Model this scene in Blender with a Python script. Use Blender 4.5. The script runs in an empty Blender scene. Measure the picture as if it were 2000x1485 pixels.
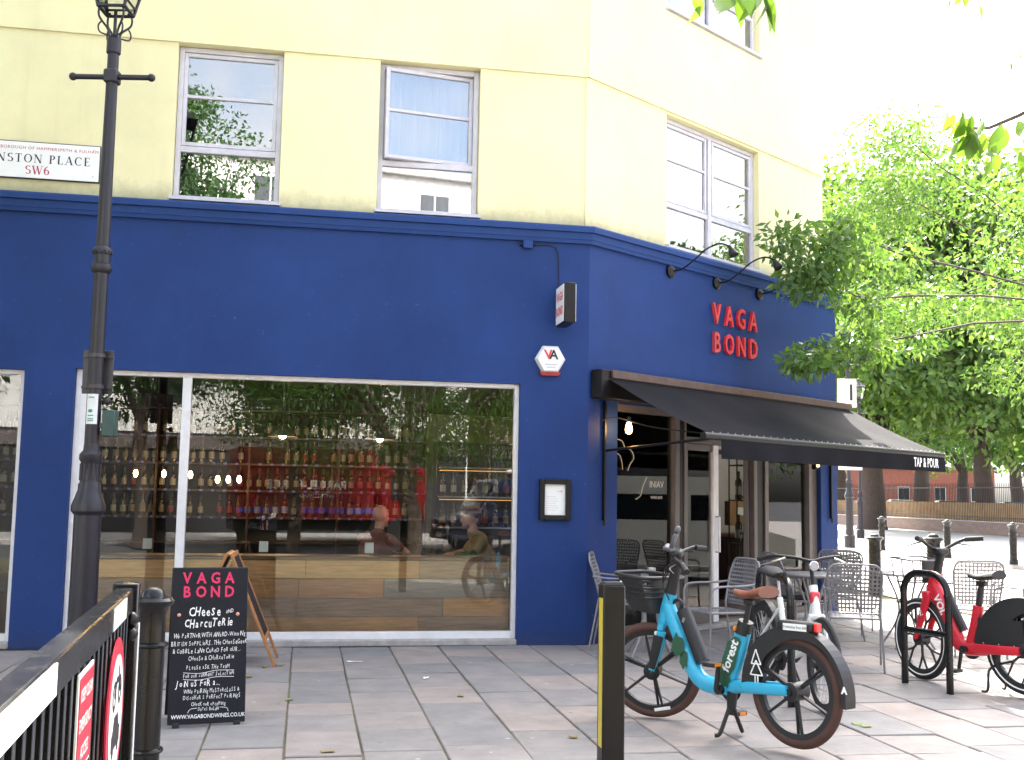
import bpy, bmesh, math, random
import numpy as np
from mathutils import Matrix, Vector
random.seed(7)
rad = math.radians
S = bpy.context.scene
COL = S.collection
# ------------------------------------------------------------------ camera, sky, sun, exposure
CAM_H = 1.48
FPX, PITCH, ROLL = 2168.7, rad(5.826), rad(.996)          # focal length in photo pixels, tilt up, roll
cam_d = bpy.data.cameras.new('camera'); cam = bpy.data.objects.new('camera', cam_d); COL.objects.link(cam)
cam_d.sensor_fit = 'HORIZONTAL'; cam_d.sensor_width = 36.0; cam_d.lens = 36.0*FPX/2000.0
cam_d.clip_start = .05; cam_d.clip_end = 2000
cam.matrix_world = Matrix.Translation((0, 0, CAM_H)) @ Matrix.Rotation(rad(90)+PITCH, 4, 'X') @ Matrix.Rotation(ROLL, 4, 'Z')
S.camera = cam
SUN_EL, SUN_AZ = rad(52), rad(4.6)                       # azimuth measured from +Y towards +X
w = bpy.data.worlds.new('World'); S.world = w; w.use_nodes = True
nt = w.node_tree; nt.nodes.clear()
sky = nt.nodes.new('ShaderNodeTexSky'); sky.sky_type = 'NISHITA'; sky.sun_disc = False
sky.sun_elevation = SUN_EL; sky.sun_rotation = SUN_AZ; sky.air_density = 1.0; sky.dust_density = 6.0; sky.ozone_density = .6
bg = nt.nodes.new('ShaderNodeBackground'); bg.inputs[1].default_value = .15
wo = nt.nodes.new('ShaderNodeOutputWorld'); 
# broken bright cloud, the same all round the sky
tcw = nt.nodes.new('ShaderNodeTexCoord'); cn = nt.nodes.new('ShaderNodeTexNoise'); cn.inputs['Scale'].default_value = 3.2; cn.inputs['Detail'].default_value = 8; cn.inputs['Roughness'].default_value = .58; nt.links.new(tcw.outputs['Generated'], cn.inputs['Vector'])
cr_ = nt.nodes.new('ShaderNodeMapRange'); cr_.inputs['From Min'].default_value = .40; cr_.inputs['From Max'].default_value = .60; cr_.inputs['To Max'].default_value = .85; nt.links.new(cn.outputs['Fac'], cr_.inputs[0])
bw_ = nt.nodes.new('ShaderNodeRGBToBW'); nt.links.new(sky.outputs[0], bw_.inputs[0]); cm_ = nt.nodes.new('ShaderNodeMath'); cm_.operation = 'MULTIPLY'; cm_.inputs[1].default_value = 1.5; nt.links.new(bw_.outputs[0], cm_.inputs[0])
cx_ = nt.nodes.new('ShaderNodeMix'); cx_.data_type = 'RGBA'; nt.links.new(cr_.outputs[0], cx_.inputs[0]); nt.links.new(sky.outputs[0], cx_.inputs[6]); nt.links.new(cm_.outputs[0], cx_.inputs[7])
nt.links.new(cx_.outputs[2], bg.inputs[0]); nt.links.new(bg.outputs[0], wo.inputs[0])
sun_d = bpy.data.lights.new('sun', 'SUN'); sun_d.energy = 4.2; sun_d.angle = rad(.55); sun_d.color = (1, .95, .86)
sun = bpy.data.objects.new('sun', sun_d); COL.objects.link(sun)
sdir = Vector((math.sin(SUN_AZ)*math.cos(SUN_EL), math.cos(SUN_AZ)*math.cos(SUN_EL), math.sin(SUN_EL)))
sun.rotation_euler = (-sdir).to_track_quat('-Z', 'Y').to_euler(); sun.location = sdir*60
S.view_settings.view_transform = 'Standard'; S.view_settings.look = 'None'
S.view_settings.exposure = 2.7; S.view_settings.gamma = 1.0; S.view_settings.use_curve_mapping = False
S.render.resolution_x, S.render.resolution_y = 1024, 760
S.cycles.max_bounces = 8; S.cycles.transparent_max_bounces = 12; S.cycles.diffuse_bounces = 3; S.cycles.glossy_bounces = 4
S.cycles.sample_clamp_indirect = 6
# ------------------------------------------------------------------ photo pixel -> place
def ray(px, py):
    x, y = px-1000, py-742.5
    c, s = math.cos(-ROLL), math.sin(-ROLL)
    x, y = c*x-s*y, s*x+c*y
    return Vector((x, FPX*math.cos(PITCH)+y*math.sin(PITCH), -y*math.cos(PITCH)+FPX*math.sin(PITCH))).normalized()
EYE = Vector((0, 0, CAM_H))
def ground(px, py, z=0.0):
    d = ray(px, py); return EYE + d*((z-CAM_H)/d.z)
def at_depth(px, py, Y):
    d = ray(px, py); return EYE + d*(Y/d.y)
AA, AB = rad(10.385), rad(45.427)
CORNER = ground(1144, 1260)
def facade(ang, origin):                                 # x along the wall, y into the building, z up
    return Matrix.Translation(origin) @ Matrix.Rotation(ang, 4, 'Z')
FA, FB = facade(AA, CORNER), facade(AB, CORNER)
# ------------------------------------------------------------------ materials
MATS = {}
def mat(name, col, rough=.6, metal=0., var=.0, vscale=6., bump=0., bscale=60., spec=None, coat=0., emit=None, estr=0., var2=None, trans=0., stretch=None):
    if name in MATS: return MATS[name]
    m = bpy.data.materials.new(name); m.use_nodes = True; n = m.node_tree; b = n.nodes['Principled BSDF']; L = n.links
    b.inputs['Roughness'].default_value = rough; b.inputs['Metallic'].default_value = metal
    c4 = (*col, 1); b.inputs['Base Color'].default_value = c4
    if spec is not None: b.inputs['Specular IOR Level'].default_value = spec
    if coat: b.inputs['Coat Weight'].default_value = coat; b.inputs['Coat Roughness'].default_value = .08
    if emit: b.inputs['Emission Color'].default_value = (*emit, 1); b.inputs['Emission Strength'].default_value = estr
    if var or bump:
        tc = n.nodes.new('ShaderNodeTexCoord'); src = tc.outputs['Object']
        if stretch:
            mp = n.nodes.new('ShaderNodeMapping'); mp.inputs['Scale'].default_value = stretch; L.new(src, mp.inputs[0]); src = mp.outputs[0]
    if var:
        t = n.nodes.new('ShaderNodeTexNoise'); t.inputs['Scale'].default_value = vscale; t.inputs['Detail'].default_value = 7; t.inputs['Roughness'].default_value = .62
        L.new(src, t.inputs['Vector'])
        r = n.nodes.new('ShaderNodeValToRGB'); r.color_ramp.elements[0].position = .3; r.color_ramp.elements[1].position = .7
        c2 = var2 if var2 else tuple(max(0, x*(1-var)) for x in col)
        r.color_ramp.elements[0].color = (*c2, 1); r.color_ramp.elements[1].color = (*[min(1, x*(1+var*.5)) for x in col], 1)
        L.new(t.outputs['Fac'], r.inputs[0]); L.new(r.outputs[0], b.inputs['Base Color'])
        rr = n.nodes.new('ShaderNodeMapRange'); rr.inputs['To Min'].default_value = max(.02, rough-.1); rr.inputs['To Max'].default_value = min(1, rough+.12)
        L.new(t.outputs['Fac'], rr.inputs[0]); L.new(rr.outputs[0], b.inputs['Roughness'])
    if bump:
        t2 = n.nodes.new('ShaderNodeTexNoise'); t2.inputs['Scale'].default_value = bscale; t2.inputs['Detail'].default_value = 5
        L.new(src, t2.inputs['Vector'])
        bp = n.nodes.new('ShaderNodeBump'); bp.inputs['Strength'].default_value = bump; bp.inputs['Distance'].default_value = .01
        L.new(t2.outputs['Fac'], bp.inputs['Height']); L.new(bp.outputs[0], b.inputs['Normal'])
    MATS[name] = m; return m
def glass(name, tint=(.93, .96, .95), gain=1.7, base=.02, rough=0.0):
    m = bpy.data.materials.new(name); m.use_nodes = True; n = m.node_tree; n.nodes.clear(); L = n.links
    o = n.nodes.new('ShaderNodeOutputMaterial'); mx = n.nodes.new('ShaderNodeMixShader'); tr = n.nodes.new('ShaderNodeBsdfTransparent'); gl = n.nodes.new('ShaderNodeBsdfGlossy')
    tr.inputs[0].default_value = (*tint, 1); gl.inputs['Roughness'].default_value = rough
    fr = n.nodes.new('ShaderNodeFresnel'); fr.inputs['IOR'].default_value = 1.5
    ma = n.nodes.new('ShaderNodeMath'); ma.operation = 'MULTIPLY_ADD'; ma.inputs[1].default_value = gain; ma.inputs[2].default_value = base; ma.use_clamp = True
    L.new(fr.outputs[0], ma.inputs[0]); L.new(ma.outputs[0], mx.inputs[0]); L.new(tr.outputs[0], mx.inputs[1]); L.new(gl.outputs[0], mx.inputs[2]); L.new(mx.outputs[0], o.inputs[0])
    MATS[name] = m; return m
def leafmat(name, c1, c2, tr=.45, rough=.45):
    m = bpy.data.materials.new(name); m.use_nodes = True; n = m.node_tree; L = n.links; b = n.nodes['Principled BSDF']; out = n.nodes['Material Output']
    g = n.nodes.new('ShaderNodeNewGeometry'); r = n.nodes.new('ShaderNodeValToRGB')
    r.color_ramp.elements[0].color = (*c1, 1); r.color_ramp.elements[1].color = (*c2, 1); L.new(g.outputs['Random Per Island'], r.inputs[0])
    L.new(r.outputs[0], b.inputs['Base Color']); b.inputs['Roughness'].default_value = rough; b.inputs['Specular IOR Level'].default_value = .45
    t = n.nodes.new('ShaderNodeBsdfTranslucent'); hs = n.nodes.new('ShaderNodeMix'); hs.data_type = 'RGBA'; hs.blend_type = 'MULTIPLY'; hs.inputs[0].default_value = 1
    L.new(r.outputs[0], hs.inputs[6]); hs.inputs[7].default_value = (2.1, 2.0, .75, 1); L.new(hs.outputs[2], t.inputs[0])
    mx = n.nodes.new('ShaderNodeMixShader'); mx.inputs[0].default_value = tr; L.new(b.outputs[0], mx.inputs[1]); L.new(t.outputs[0], mx.inputs[2]); L.new(mx.outputs[0], out.inputs[0])
    MATS[name] = m; return m
# ------------------------------------------------------------------ mesh builder
class MB:
    def __init__(s, M=None): s.v = []; s.f = []; s.m = []; s.M = M or Matrix.Identity(4); s.cur = 0
    def add(s, vs, fs, M=None):
        T = s.M @ M if M is not None else s.M
        k = len(s.v); s.v += [tuple(T @ Vector(p)) for p in vs]; s.f += [tuple(i+k for i in f) for f in fs]; s.m += [s.cur]*len(fs); return s
    def box(s, x0, x1, y0, y1, z0, z1, M=None, bv=0):
        if bv:
            b = min(bv, abs(x1-x0)*.45, abs(y1-y0)*.45, abs(z1-z0)*.45)
            bm = bmesh.new(); bmesh.ops.create_cube(bm, size=1)
            for v in bm.verts: v.co = ((x0+x1)/2+v.co.x*(x1-x0), (y0+y1)/2+v.co.y*(y1-y0), (z0+z1)/2+v.co.z*(z1-z0))
            bmesh.ops.bevel(bm, geom=bm.edges[:], offset=b, segments=1, affect='EDGES', profile=.5)
            bm.verts.index_update(); r = s.add([v.co[:] for v in bm.verts], [[v.index for v in f.verts] for f in bm.faces], M); bm.free(); return r
        return s.add([(x, y, z) for z in (z0, z1) for y in (y0, y1) for x in (x0, x1)],
                     [(0, 2, 3, 1), (4, 5, 7, 6), (0, 1, 5, 4), (2, 6, 7, 3), (0, 4, 6, 2), (1, 3, 7, 5)], M)
    def tube(s, pts, r, n=8, closed=False, M=None, sy=1.0):
        P = [Vector(p) for p in pts]; N = len(P); R = r if isinstance(r, (list, tuple)) else [r]*N
        T = []
        for i in range(N):
            a = P[(i-1) % N] if (closed or i > 0) else P[i]; b = P[(i+1) % N] if (closed or i < N-1) else P[i]
            T.append((b-a).normalized() if (b-a).length > 1e-9 else Vector((0, 0, 1)))
        ref = Vector((0, 0, 1)) if abs(T[0].z) < .9 else Vector((1, 0, 0))
        u = (ref - T[0]*ref.dot(T[0])).normalized(); vs = []; fs = []
        for i in range(N):
            u = u - T[i]*u.dot(T[i])
            if u.length < 1e-6: u = Vector((1, 0, 0)) - T[i]*T[i].x
            u.normalize(); w_ = T[i].cross(u)
            for k in range(n):
                a = 2*math.pi*k/n; vs.append(P[i] + (u*math.cos(a) + w_*math.sin(a)*sy)*R[i])
        for i in range(N if closed else N-1):
            j = (i+1) % N
            for k in range(n): fs.append((i*n+k, i*n+(k+1) % n, j*n+(k+1) % n, j*n+k))
        if not closed: fs.append(tuple(range(n-1, -1, -1))); fs.append(tuple((N-1)*n+k for k in range(n)))
        return s.add(vs, fs, M)
    def lathe(s, prof, n=16, c=(0, 0, 0), M=None, cap=True):
        vs = []; fs = []
        for r, z in prof:
            for k in range(n):
                a = 2*math.pi*k/n; vs.append((c[0]+r*math.cos(a), c[1]+r*math.sin(a), c[2]+z))
        for i in range(len(prof)-1):
            for k in range(n): fs.append((i*n+k, i*n+(k+1) % n, (i+1)*n+(k+1) % n, (i+1)*n+k))
        if cap: fs.append(tuple(range(n-1, -1, -1))); fs.append(tuple((len(prof)-1)*n+k for k in range(n)))
        return s.add(vs, fs, M)
    def ball(s, c, r, n=12, M=None):
        rx, ry, rz = (r, r, r) if not isinstance(r, (tuple, list)) else r; vs = []; fs = []; m = max(4, n//2+1)
        for i in range(m+1):
            t = math.pi*i/m
            for k in range(n):
                a = 2*math.pi*k/n; q = max(math.sin(t), .001); vs.append((c[0]+rx*q*math.cos(a), c[1]+ry*q*math.sin(a), c[2]-rz*math.cos(t)))
        for i in range(m):
            for k in range(n): fs.append((i*n+k, i*n+(k+1) % n, (i+1)*n+(k+1) % n, (i+1)*n+k))
        fs.append(tuple(range(n-1, -1, -1))); fs.append(tuple(m*n+k for k in range(n)))
        return s.add(vs, fs, M)
    def prism(s, poly, z0, z1, M=None):                   # polygon in xy, extruded along z
        n = len(poly); vs = [(x, y, z0) for x, y in poly]+[(x, y, z1) for x, y in poly]
        fs = [tuple(range(n-1, -1, -1)), tuple(range(n, 2*n))]+[(i, (i+1) % n, n+(i+1) % n, n+i) for i in range(n)]
        return s.add(vs, fs, M)
    def ring(s, R, r, n=40, m=8, M=None, sq=1.0):         # torus round local y axis (wheels): R big radius, r tube radius
        vs = []; fs = []
        for i in range(n):
            a = 2*math.pi*i/n
            for k in range(m):
                b = 2*math.pi*k/m; q = R+r*math.cos(b); vs.append((q*math.cos(a), r*sq*math.sin(b), q*math.sin(a)))
        for i in range(n):
            for k in range(m): fs.append((i*m+k, i*m+(k+1) % m, ((i+1) % n)*m+(k+1) % m, ((i+1) % n)*m+k))
        return s.add(vs, fs, M)
    def text(s, body, size, M, ext=.001, off=0., xs=1., align='CENTER', sp=1., shear=0.):
        cu = bpy.data.curves.new('lettering', 'FONT'); cu.body = body; cu.size = size; cu.extrude = ext; cu.offset = off; cu.align_x = align; cu.align_y = 'CENTER'
        cu.space_character = sp; cu.shear = shear; cu.resolution_u = 2
        o = bpy.data.objects.new('lettering', cu); me = o.to_mesh()
        s.add([(v.co.x*xs, v.co.y, v.co.z) for v in me.vertices], [tuple(p.vertices) for p in me.polygons], M)
        o.to_mesh_clear(); bpy.data.objects.remove(o); bpy.data.curves.remove(cu); return s
    def mesh(s, name, mats, smooth=True, ang=38):
        me = bpy.data.meshes.new(name); me.from_pydata(s.v, [], s.f)
        for m in (mats if isinstance(mats, (list, tuple)) else [mats]): me.materials.append(MATS[m] if isinstance(m, str) else m)
        if any(s.m): me.polygons.foreach_set('material_index', s.m)
        if smooth:
            me.polygons.foreach_set('use_smooth', [True]*len(me.polygons)); me.set_sharp_from_angle(angle=rad(ang))
        me.update(); return me
    def obj(s, name, mats, parent=None, label=None, cat=None, group=None, kind=None, smooth=True, ang=38):
        o = bpy.data.objects.new(name, s.mesh(name, mats, smooth, ang)); COL.objects.link(o)
        if parent: o.parent = parent
        return tag(o, label, cat, group, kind)
def tag(o, label=None, cat=None, group=None, kind=None):
    if label: o['label'] = label
    if cat: o['category'] = cat
    if group: o['group'] = group
    if kind: o['kind'] = kind
    return o
def thing(name, label, cat, M=None, group=None):
    o = bpy.data.objects.new(name, None); o.empty_display_size = .1; COL.objects.link(o)
    if M is not None: o.matrix_world = M if isinstance(M, Matrix) else Matrix.Translation(M)
    return tag(o, label, cat, group)
def dup(o, M=None, label=None, group=None, parent=None, top=True):
    c = o.copy(); COL.objects.link(c)
    if parent: c.parent = parent
    if top:
        if M is not None: c.matrix_world = M
        if label: c['label'] = label
        if group: c['group'] = group
    for ch in list(o.children): dup(ch, parent=c, top=False)
    return c
def T(x, y, z): return Matrix.Translation((x, y, z))
def RZ(a): return Matrix.Rotation(a, 4, 'Z')
def RX(a): return Matrix.Rotation(a, 4, 'X')
def RY(a): return Matrix.Rotation(a, 4, 'Y')
UPRIGHT = RX(rad(90))                                     # turns lettering in xy to stand in xz, facing -y
def smooth_path(pts, k=5):                                # Catmull-Rom
    P = [Vector(p) for p in pts]; out = []
    for i in range(len(P)-1):
        a, b, c, d = P[max(i-1, 0)], P[i], P[i+1], P[min(i+2, len(P)-1)]
        for j in range(k):
            t = j/k; out.append(.5*((2*b)+(c-a)*t+(2*a-5*b+4*c-d)*t*t+(3*b-a-3*c+d)*t**3))
    out.append(P[-1]); return out
def wall_sheet(mb, x0, x1, z0, z1, holes, y0=0., depth=.2, back=True):
    xs = sorted({x0, x1, *[h[0] for h in holes], *[h[1] for h in holes]}); zs = sorted({z0, z1, *[h[2] for h in holes], *[h[3] for h in holes]})
    xs = [x for x in xs if x0 <= x <= x1]; zs = [z for z in zs if z0 <= z <= z1]
    inh = lambda x, z: any(h[0] < x < h[1] and h[2] < z < h[3] for h in holes)
    for i in range(len(xs)-1):
        for j in range(len(zs)-1):
            if inh((xs[i]+xs[i+1])/2, (zs[j]+zs[j+1])/2): continue
            a, b, c, d = xs[i], xs[i+1], zs[j], zs[j+1]
            mb.add([(a, y0, c), (b, y0, c), (b, y0, d), (a, y0, d)], [(0, 1, 2, 3)])
            if back: mb.add([(a, y0+depth, c), (b, y0+depth, c), (b, y0+depth, d), (a, y0+depth, d)], [(3, 2, 1, 0)])
    for a, b, c, d in holes:
        c2, d2 = max(c, z0), min(d, z1)
        y = y0+depth
        mb.add([(a, y0, c2), (a, y, c2), (a, y, d2), (a, y0, d2)], [(0, 1, 2, 3)]); mb.add([(b, y0, c2), (b, y, c2), (b, y, d2), (b, y0, d2)], [(3, 2, 1, 0)])
        if d < z1: mb.add([(a, y0, d), (b, y0, d), (b, y, d), (a, y, d)], [(3, 2, 1, 0)])
        if c > z0: mb.add([(a, y0, c), (b, y0, c), (b, y, c), (a, y, c)], [(0, 1, 2, 3)])
    mb.add([(x0, y0, z1), (x1, y0, z1), (x1, y0+depth, z1), (x0, y0+depth, z1)], [(0, 1, 2, 3)])
    mb.add([(x0, y0, z0), (x1, y0, z0), (x1, y0+depth, z0), (x0, y0+depth, z0)], [(3, 2, 1, 0)])
    for x in (x0, x1): mb.add([(x, y0, z0), (x, y0+depth, z0), (x, y0+depth, z1), (x, y0, z1)], [(0, 1, 2, 3)])
def sweep(mb, path, prof):                                # path: plan points left to right, street on the right-hand side; prof: (out, z)
    P = [Vector((p[0], p[1])) for p in path]; n = len(prof); vs = []; fs = []
    for i, p in enumerate(P):
        d1 = (P[i]-P[i-1]).normalized() if i else (P[1]-P[0]).normalized(); d2 = (P[i+1]-P[i]).normalized() if i < len(P)-1 else d1
        n1, n2 = Vector((d1.y, -d1.x)), Vector((d2.y, -d2.x)); m = (n1+n2).normalized(); k = 1/max(.3, m.dot(n1))
        for o, z in prof: vs.append((p.x+m.x*o*k, p.y+m.y*o*k, z))
    for i in range(len(P)-1):
        for j in range(n-1): fs.append((i*n+j, (i+1)*n+j, (i+1)*n+j+1, i*n+j+1))
    fs.append(tuple(range(n))); fs.append(tuple((len(P)-1)*n+j for j in range(n-1, -1, -1)))
    mb.add(vs, fs)
# ------------------------------------------------------------------ shared materials
def stucco(name, col, dirt=None, z0=0, z1=1, dcol=(.09, .085, .05), wear=.12, scuff=False):
    m = bpy.data.materials.new(name); m.use_nodes = True; n = m.node_tree; L = n.links; b = n.nodes['Principled BSDF']; N = n.nodes.new
    tc = N('ShaderNodeTexCoord')
    def noise(sc, det=6, ro=.6, vec=None):
        t = N('ShaderNodeTexNoise'); t.inputs['Scale'].default_value = sc; t.inputs['Detail'].default_value = det; t.inputs['Roughness'].default_value = ro; L.new(vec or tc.outputs['Object'], t.inputs['Vector']); return t.outputs['Fac']
    def ramp(src, p0, p1, c0=(0, 0, 0), c1=(1, 1, 1)):
        r = N('ShaderNodeValToRGB'); r.color_ramp.elements[0].position = p0; r.color_ramp.elements[1].position = p1; r.color_ramp.elements[0].color = (*c0, 1); r.color_ramp.elements[1].color = (*c1, 1); L.new(src, r.inputs[0]); return r.outputs[0]
    def mix(f, a, bb):
        x = N('ShaderNodeMix'); x.data_type = 'RGBA'; L.new(f, x.inputs[0])
        for k, q in ((6, a), (7, bb)):
            if isinstance(q, tuple): x.inputs[k].default_value = (*q, 1)
            else: L.new(q, x.inputs[k])
        return x.outputs[2]
    base = ramp(noise(.7, 8, .65), .3, .7, tuple(c*(1-wear) for c in col), tuple(min(1, c*(1+wear*.6)) for c in col))
    mp = N('ShaderNodeMapping'); mp.inputs['Scale'].default_value = (5, 5, .35); L.new(tc.outputs['Object'], mp.inputs[0])
    base = mix(ramp(noise(1.6, 6, .6, mp.outputs[0]), .55, .85, (0, 0, 0), (.35, .35, .35)), base, tuple(c*.72 for c in col))
    if dirt:
        sp = N('ShaderNodeSeparateXYZ'); L.new(tc.outputs['Object'], sp.inputs[0])
        mr = N('ShaderNodeMapRange'); mr.inputs['From Min'].default_value = z1; mr.inputs['From Max'].default_value = z0; L.new(sp.outputs[2], mr.inputs[0])
        mu = N('ShaderNodeMath'); mu.operation = 'MULTIPLY_ADD'; mu.inputs[1].default_value = 1.0; L.new(mr.outputs[0], mu.inputs[0])
        no = N('ShaderNodeMath'); no.operation = 'SUBTRACT'; no.inputs[1].default_value = .62; L.new(noise(7, 10, .75), no.inputs[0]); L.new(no.outputs[0], mu.inputs[2])
        base = mix(ramp(mu.outputs[0], .22, .95, (0, 0, 0), (dirt, dirt, dirt)), base, dcol)
    if scuff:
        base = mix(ramp(noise(23, 3, .5), .71, .76, (0, 0, 0), (.5, .5, .5)), base, tuple(min(1, c*1.9+.05) for c in col))
    L.new(base, b.inputs['Base Color']); b.inputs['Roughness'].default_value = .62 if scuff else .85; b.inputs['Specular IOR Level'].default_value = .22
    bp = N('ShaderNodeBump'); bp.inputs['Strength'].default_value = .22; bp.inputs['Distance'].default_value = .006; L.new(noise(45, 6), bp.inputs['Height']); L.new(bp.outputs[0], b.inputs['Normal'])
    MATS[name] = m; return m
stucco('yellow_render', (.76, .71, .43), dirt=.6, z0=4.17, z1=4.55)
stucco('blue_paint', (.0125, .040, .165), dirt=.5, z0=-.02, z1=.28, dcol=(.03, .035, .05), wear=.26, scuff=True)
stucco('blue_trim', (.017, .050, .185), wear=.2, scuff=True)
mat('lilac_frame', (.56, .55, .61), .45, .0, var=.12, vscale=9)
mat('white_frame', (.72, .71, .73), .42, .0, var=.12, vscale=7)
mat('bronze_frame', (.13, .11, .105), .45, .2, var=.2, vscale=9)
mat('black_metal', (.004, .0035, .0045), .42, .0, spec=.35, var=.3, vscale=14, bump=.05, bscale=90)
mat('gloss_black', (.003, .0028, .004), .24, .0, var=.25, vscale=10, spec=.45)
mat('lamp_paint', (.012, .010, .018), .45, .0, var=.3, vscale=12, bump=.06, bscale=120)
mat('black_plastic', (.012, .012, .013), .5, bump=.05, bscale=200)
mat('rubber', (.016, .016, .017), .75)
mat('concrete', (.36, .34, .33), .85, var=.3, vscale=9, bump=.3, bscale=40)
mat('white_paint', (.74, .74, .74), .45, var=.08, vscale=12)
mat('pure_white', (.82, .82, .80), .5)
mat('red_letter', (.62, .035, .05), .35, coat=.2)
mat('red_worn', (.62, .035, .05), .45, var=.9, vscale=5, var2=(.09, .055, .05))
mat('dark_wall', (.018, .018, .02), .7, var=.2)
mat('interior_wall', (.11, .11, .12), .8, var=.15)
mat('interior_pale', (.55, .57, .62), .8, var=.08)
mat('interior_floor', (.12, .075, .05), .45, var=.3, vscale=5, stretch=(1, 8, 1))
mat('dark_wood', (.035, .015, .009), .4, var=.45, vscale=4, stretch=(1, 1, 9))
mat('board_wood', (.36, .15, .05), .5, var=.4, vscale=8, stretch=(6, 6, 1))
mat('chrome', (.7, .7, .72), .15, 1.)
mat('steel', (.45, .45, .47), .32, .9, var=.15)
mat('asphalt', (.052, .052, .056), .9, var=.25, vscale=18, bump=.4, bscale=150)
glass('shop_glass', (.92, .95, .94), 1.25, .008)
glass('upper_glass', (.84, .86, .88), 4.6, .06)
glass('clear_glass', (.95, .97, .96), 1.2, .0)
# paving: hue shifts from slab to slab
def slabmat(name, base=(.255, .238, .226)):
    m = bpy.data.materials.new(name); m.use_nodes = True; n = m.node_tree; L = n.links; b = n.nodes['Principled BSDF']; N = n.nodes.new
    tc = N('ShaderNodeTexCoord'); oi = N('ShaderNodeObjectInfo')
    ad = N('ShaderNodeVectorMath'); ad.operation = 'ADD'; L.new(tc.outputs['Object'], ad.inputs[0])
    cx = N('ShaderNodeCombineXYZ'); mu = N('ShaderNodeMath'); mu.operation = 'MULTIPLY'; mu.inputs[1].default_value = 57; L.new(oi.outputs['Random'], mu.inputs[0]); L.new(mu.outputs[0], cx.inputs[0]); L.new(mu.outputs[0], cx.inputs[1]); L.new(cx.outputs[0], ad.inputs[1])
    t = N('ShaderNodeTexNoise'); t.inputs['Scale'].default_value = 3.2; t.inputs['Detail'].default_value = 9; t.inputs['Roughness'].default_value = .68; L.new(ad.outputs[0], t.inputs['Vector'])
    r = N('ShaderNodeValToRGB'); r.color_ramp.elements[0].position = .28; r.color_ramp.elements[1].position = .72
    r.color_ramp.elements[0].color = (base[0]*.62, base[1]*.62, base[2]*.66, 1); r.color_ramp.elements[1].color = (*base, 1); L.new(t.outputs['Fac'], r.inputs[0])
    r2 = N('ShaderNodeValToRGB'); e = r2.color_ramp.elements; e[0].position = 0; e[0].color = (.80, .83, .86, 1); e[1].position = 1; e[1].color = (1.16, 1.06, 1.0, 1); k = e.new(.5); k.color = (.97, .95, .95, 1); L.new(oi.outputs['Random'], r2.inputs[0])
    mx = N('ShaderNodeMix'); mx.data_type = 'RGBA'; mx.blend_type = 'MULTIPLY'; mx.inputs[0].default_value = 1; L.new(r.outputs[0], mx.inputs[6]); L.new(r2.outputs[0], mx.inputs[7])
    t3 = N('ShaderNodeTexNoise'); t3.inputs['Scale'].default_value = 38; t3.inputs['Detail'].default_value = 4; L.new(ad.outputs[0], t3.inputs['Vector'])
    r3 = N('ShaderNodeValToRGB'); r3.color_ramp.elements[0].position = .66; r3.color_ramp.elements[1].position = .74; r3.color_ramp.elements[1].color = (.6, .6, .6, 1); L.new(t3.outputs['Fac'], r3.inputs[0])
    m2 = N('ShaderNodeMix'); m2.data_type = 'RGBA'; L.new(r3.outputs[0], m2.inputs[0]); L.new(mx.outputs[2], m2.inputs[6]); m2.inputs[7].default_value = (base[0]*.45, base[1]*.42, base[2]*.40, 1)
    vo = N('ShaderNodeTexVoronoi'); vo.inputs['Scale'].default_value = 6.5; L.new(ad.outputs[0], vo.inputs['Vector']); sw_ = N('ShaderNodeSeparateColor'); L.new(vo.outputs['Color'], sw_.inputs[0])
    gm = N('ShaderNodeMath'); gm.operation = 'LESS_THAN'; gm.inputs[1].default_value = .11; L.new(vo.outputs['Distance'], gm.inputs[0]); g2 = N('ShaderNodeMath'); g2.operation = 'GREATER_THAN'; g2.inputs[1].default_value = .80; L.new(sw_.outputs[0], g2.inputs[0]); g3 = N('ShaderNodeMath'); g3.operation = 'MULTIPLY'; L.new(gm.outputs[0], g3.inputs[0]); L.new(g2.outputs[0], g3.inputs[1]); g4 = N('ShaderNodeMath'); g4.operation = 'MULTIPLY'; g4.inputs[1].default_value = .55; L.new(g3.outputs[0], g4.inputs[0])
    gc = N('ShaderNodeValToRGB'); gc.color_ramp.elements[0].color = (base[0]*.3, base[1]*.3, base[2]*.3, 1); gc.color_ramp.elements[1].color = (base[0]*1.7, base[1]*1.7, base[2]*1.7, 1); gc.color_ramp.interpolation = 'CONSTANT'; gc.color_ramp.elements[1].position = .6; L.new(sw_.outputs[1], gc.inputs[0])
    m3 = N('ShaderNodeMix'); m3.data_type = 'RGBA'; L.new(g4.outputs[0], m3.inputs[0]); L.new(m2.outputs[2], m3.inputs[6]); L.new(gc.outputs[0], m3.inputs[7]); L.new(m3.outputs[2], b.inputs['Base Color']); b.inputs['Roughness'].default_value = .78
    bp = N('ShaderNodeBump'); bp.inputs['Strength'].default_value = .35; bp.inputs['Distance'].default_value = .008; t2 = N('ShaderNodeTexNoise'); t2.inputs['Scale'].default_value = 30; t2.inputs['Detail'].default_value = 8; L.new(ad.outputs[0], t2.inputs['Vector']); L.new(t2.outputs['Fac'], bp.inputs['Height']); L.new(bp.outputs[0], b.inputs['Normal'])
    MATS[name] = m; return m
slabmat('paving')
mat('joint_soil', (.13, .10, .07), .95, var=.6, vscale=5, var2=(.07, .08, .03), bump=.4, bscale=80)
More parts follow.
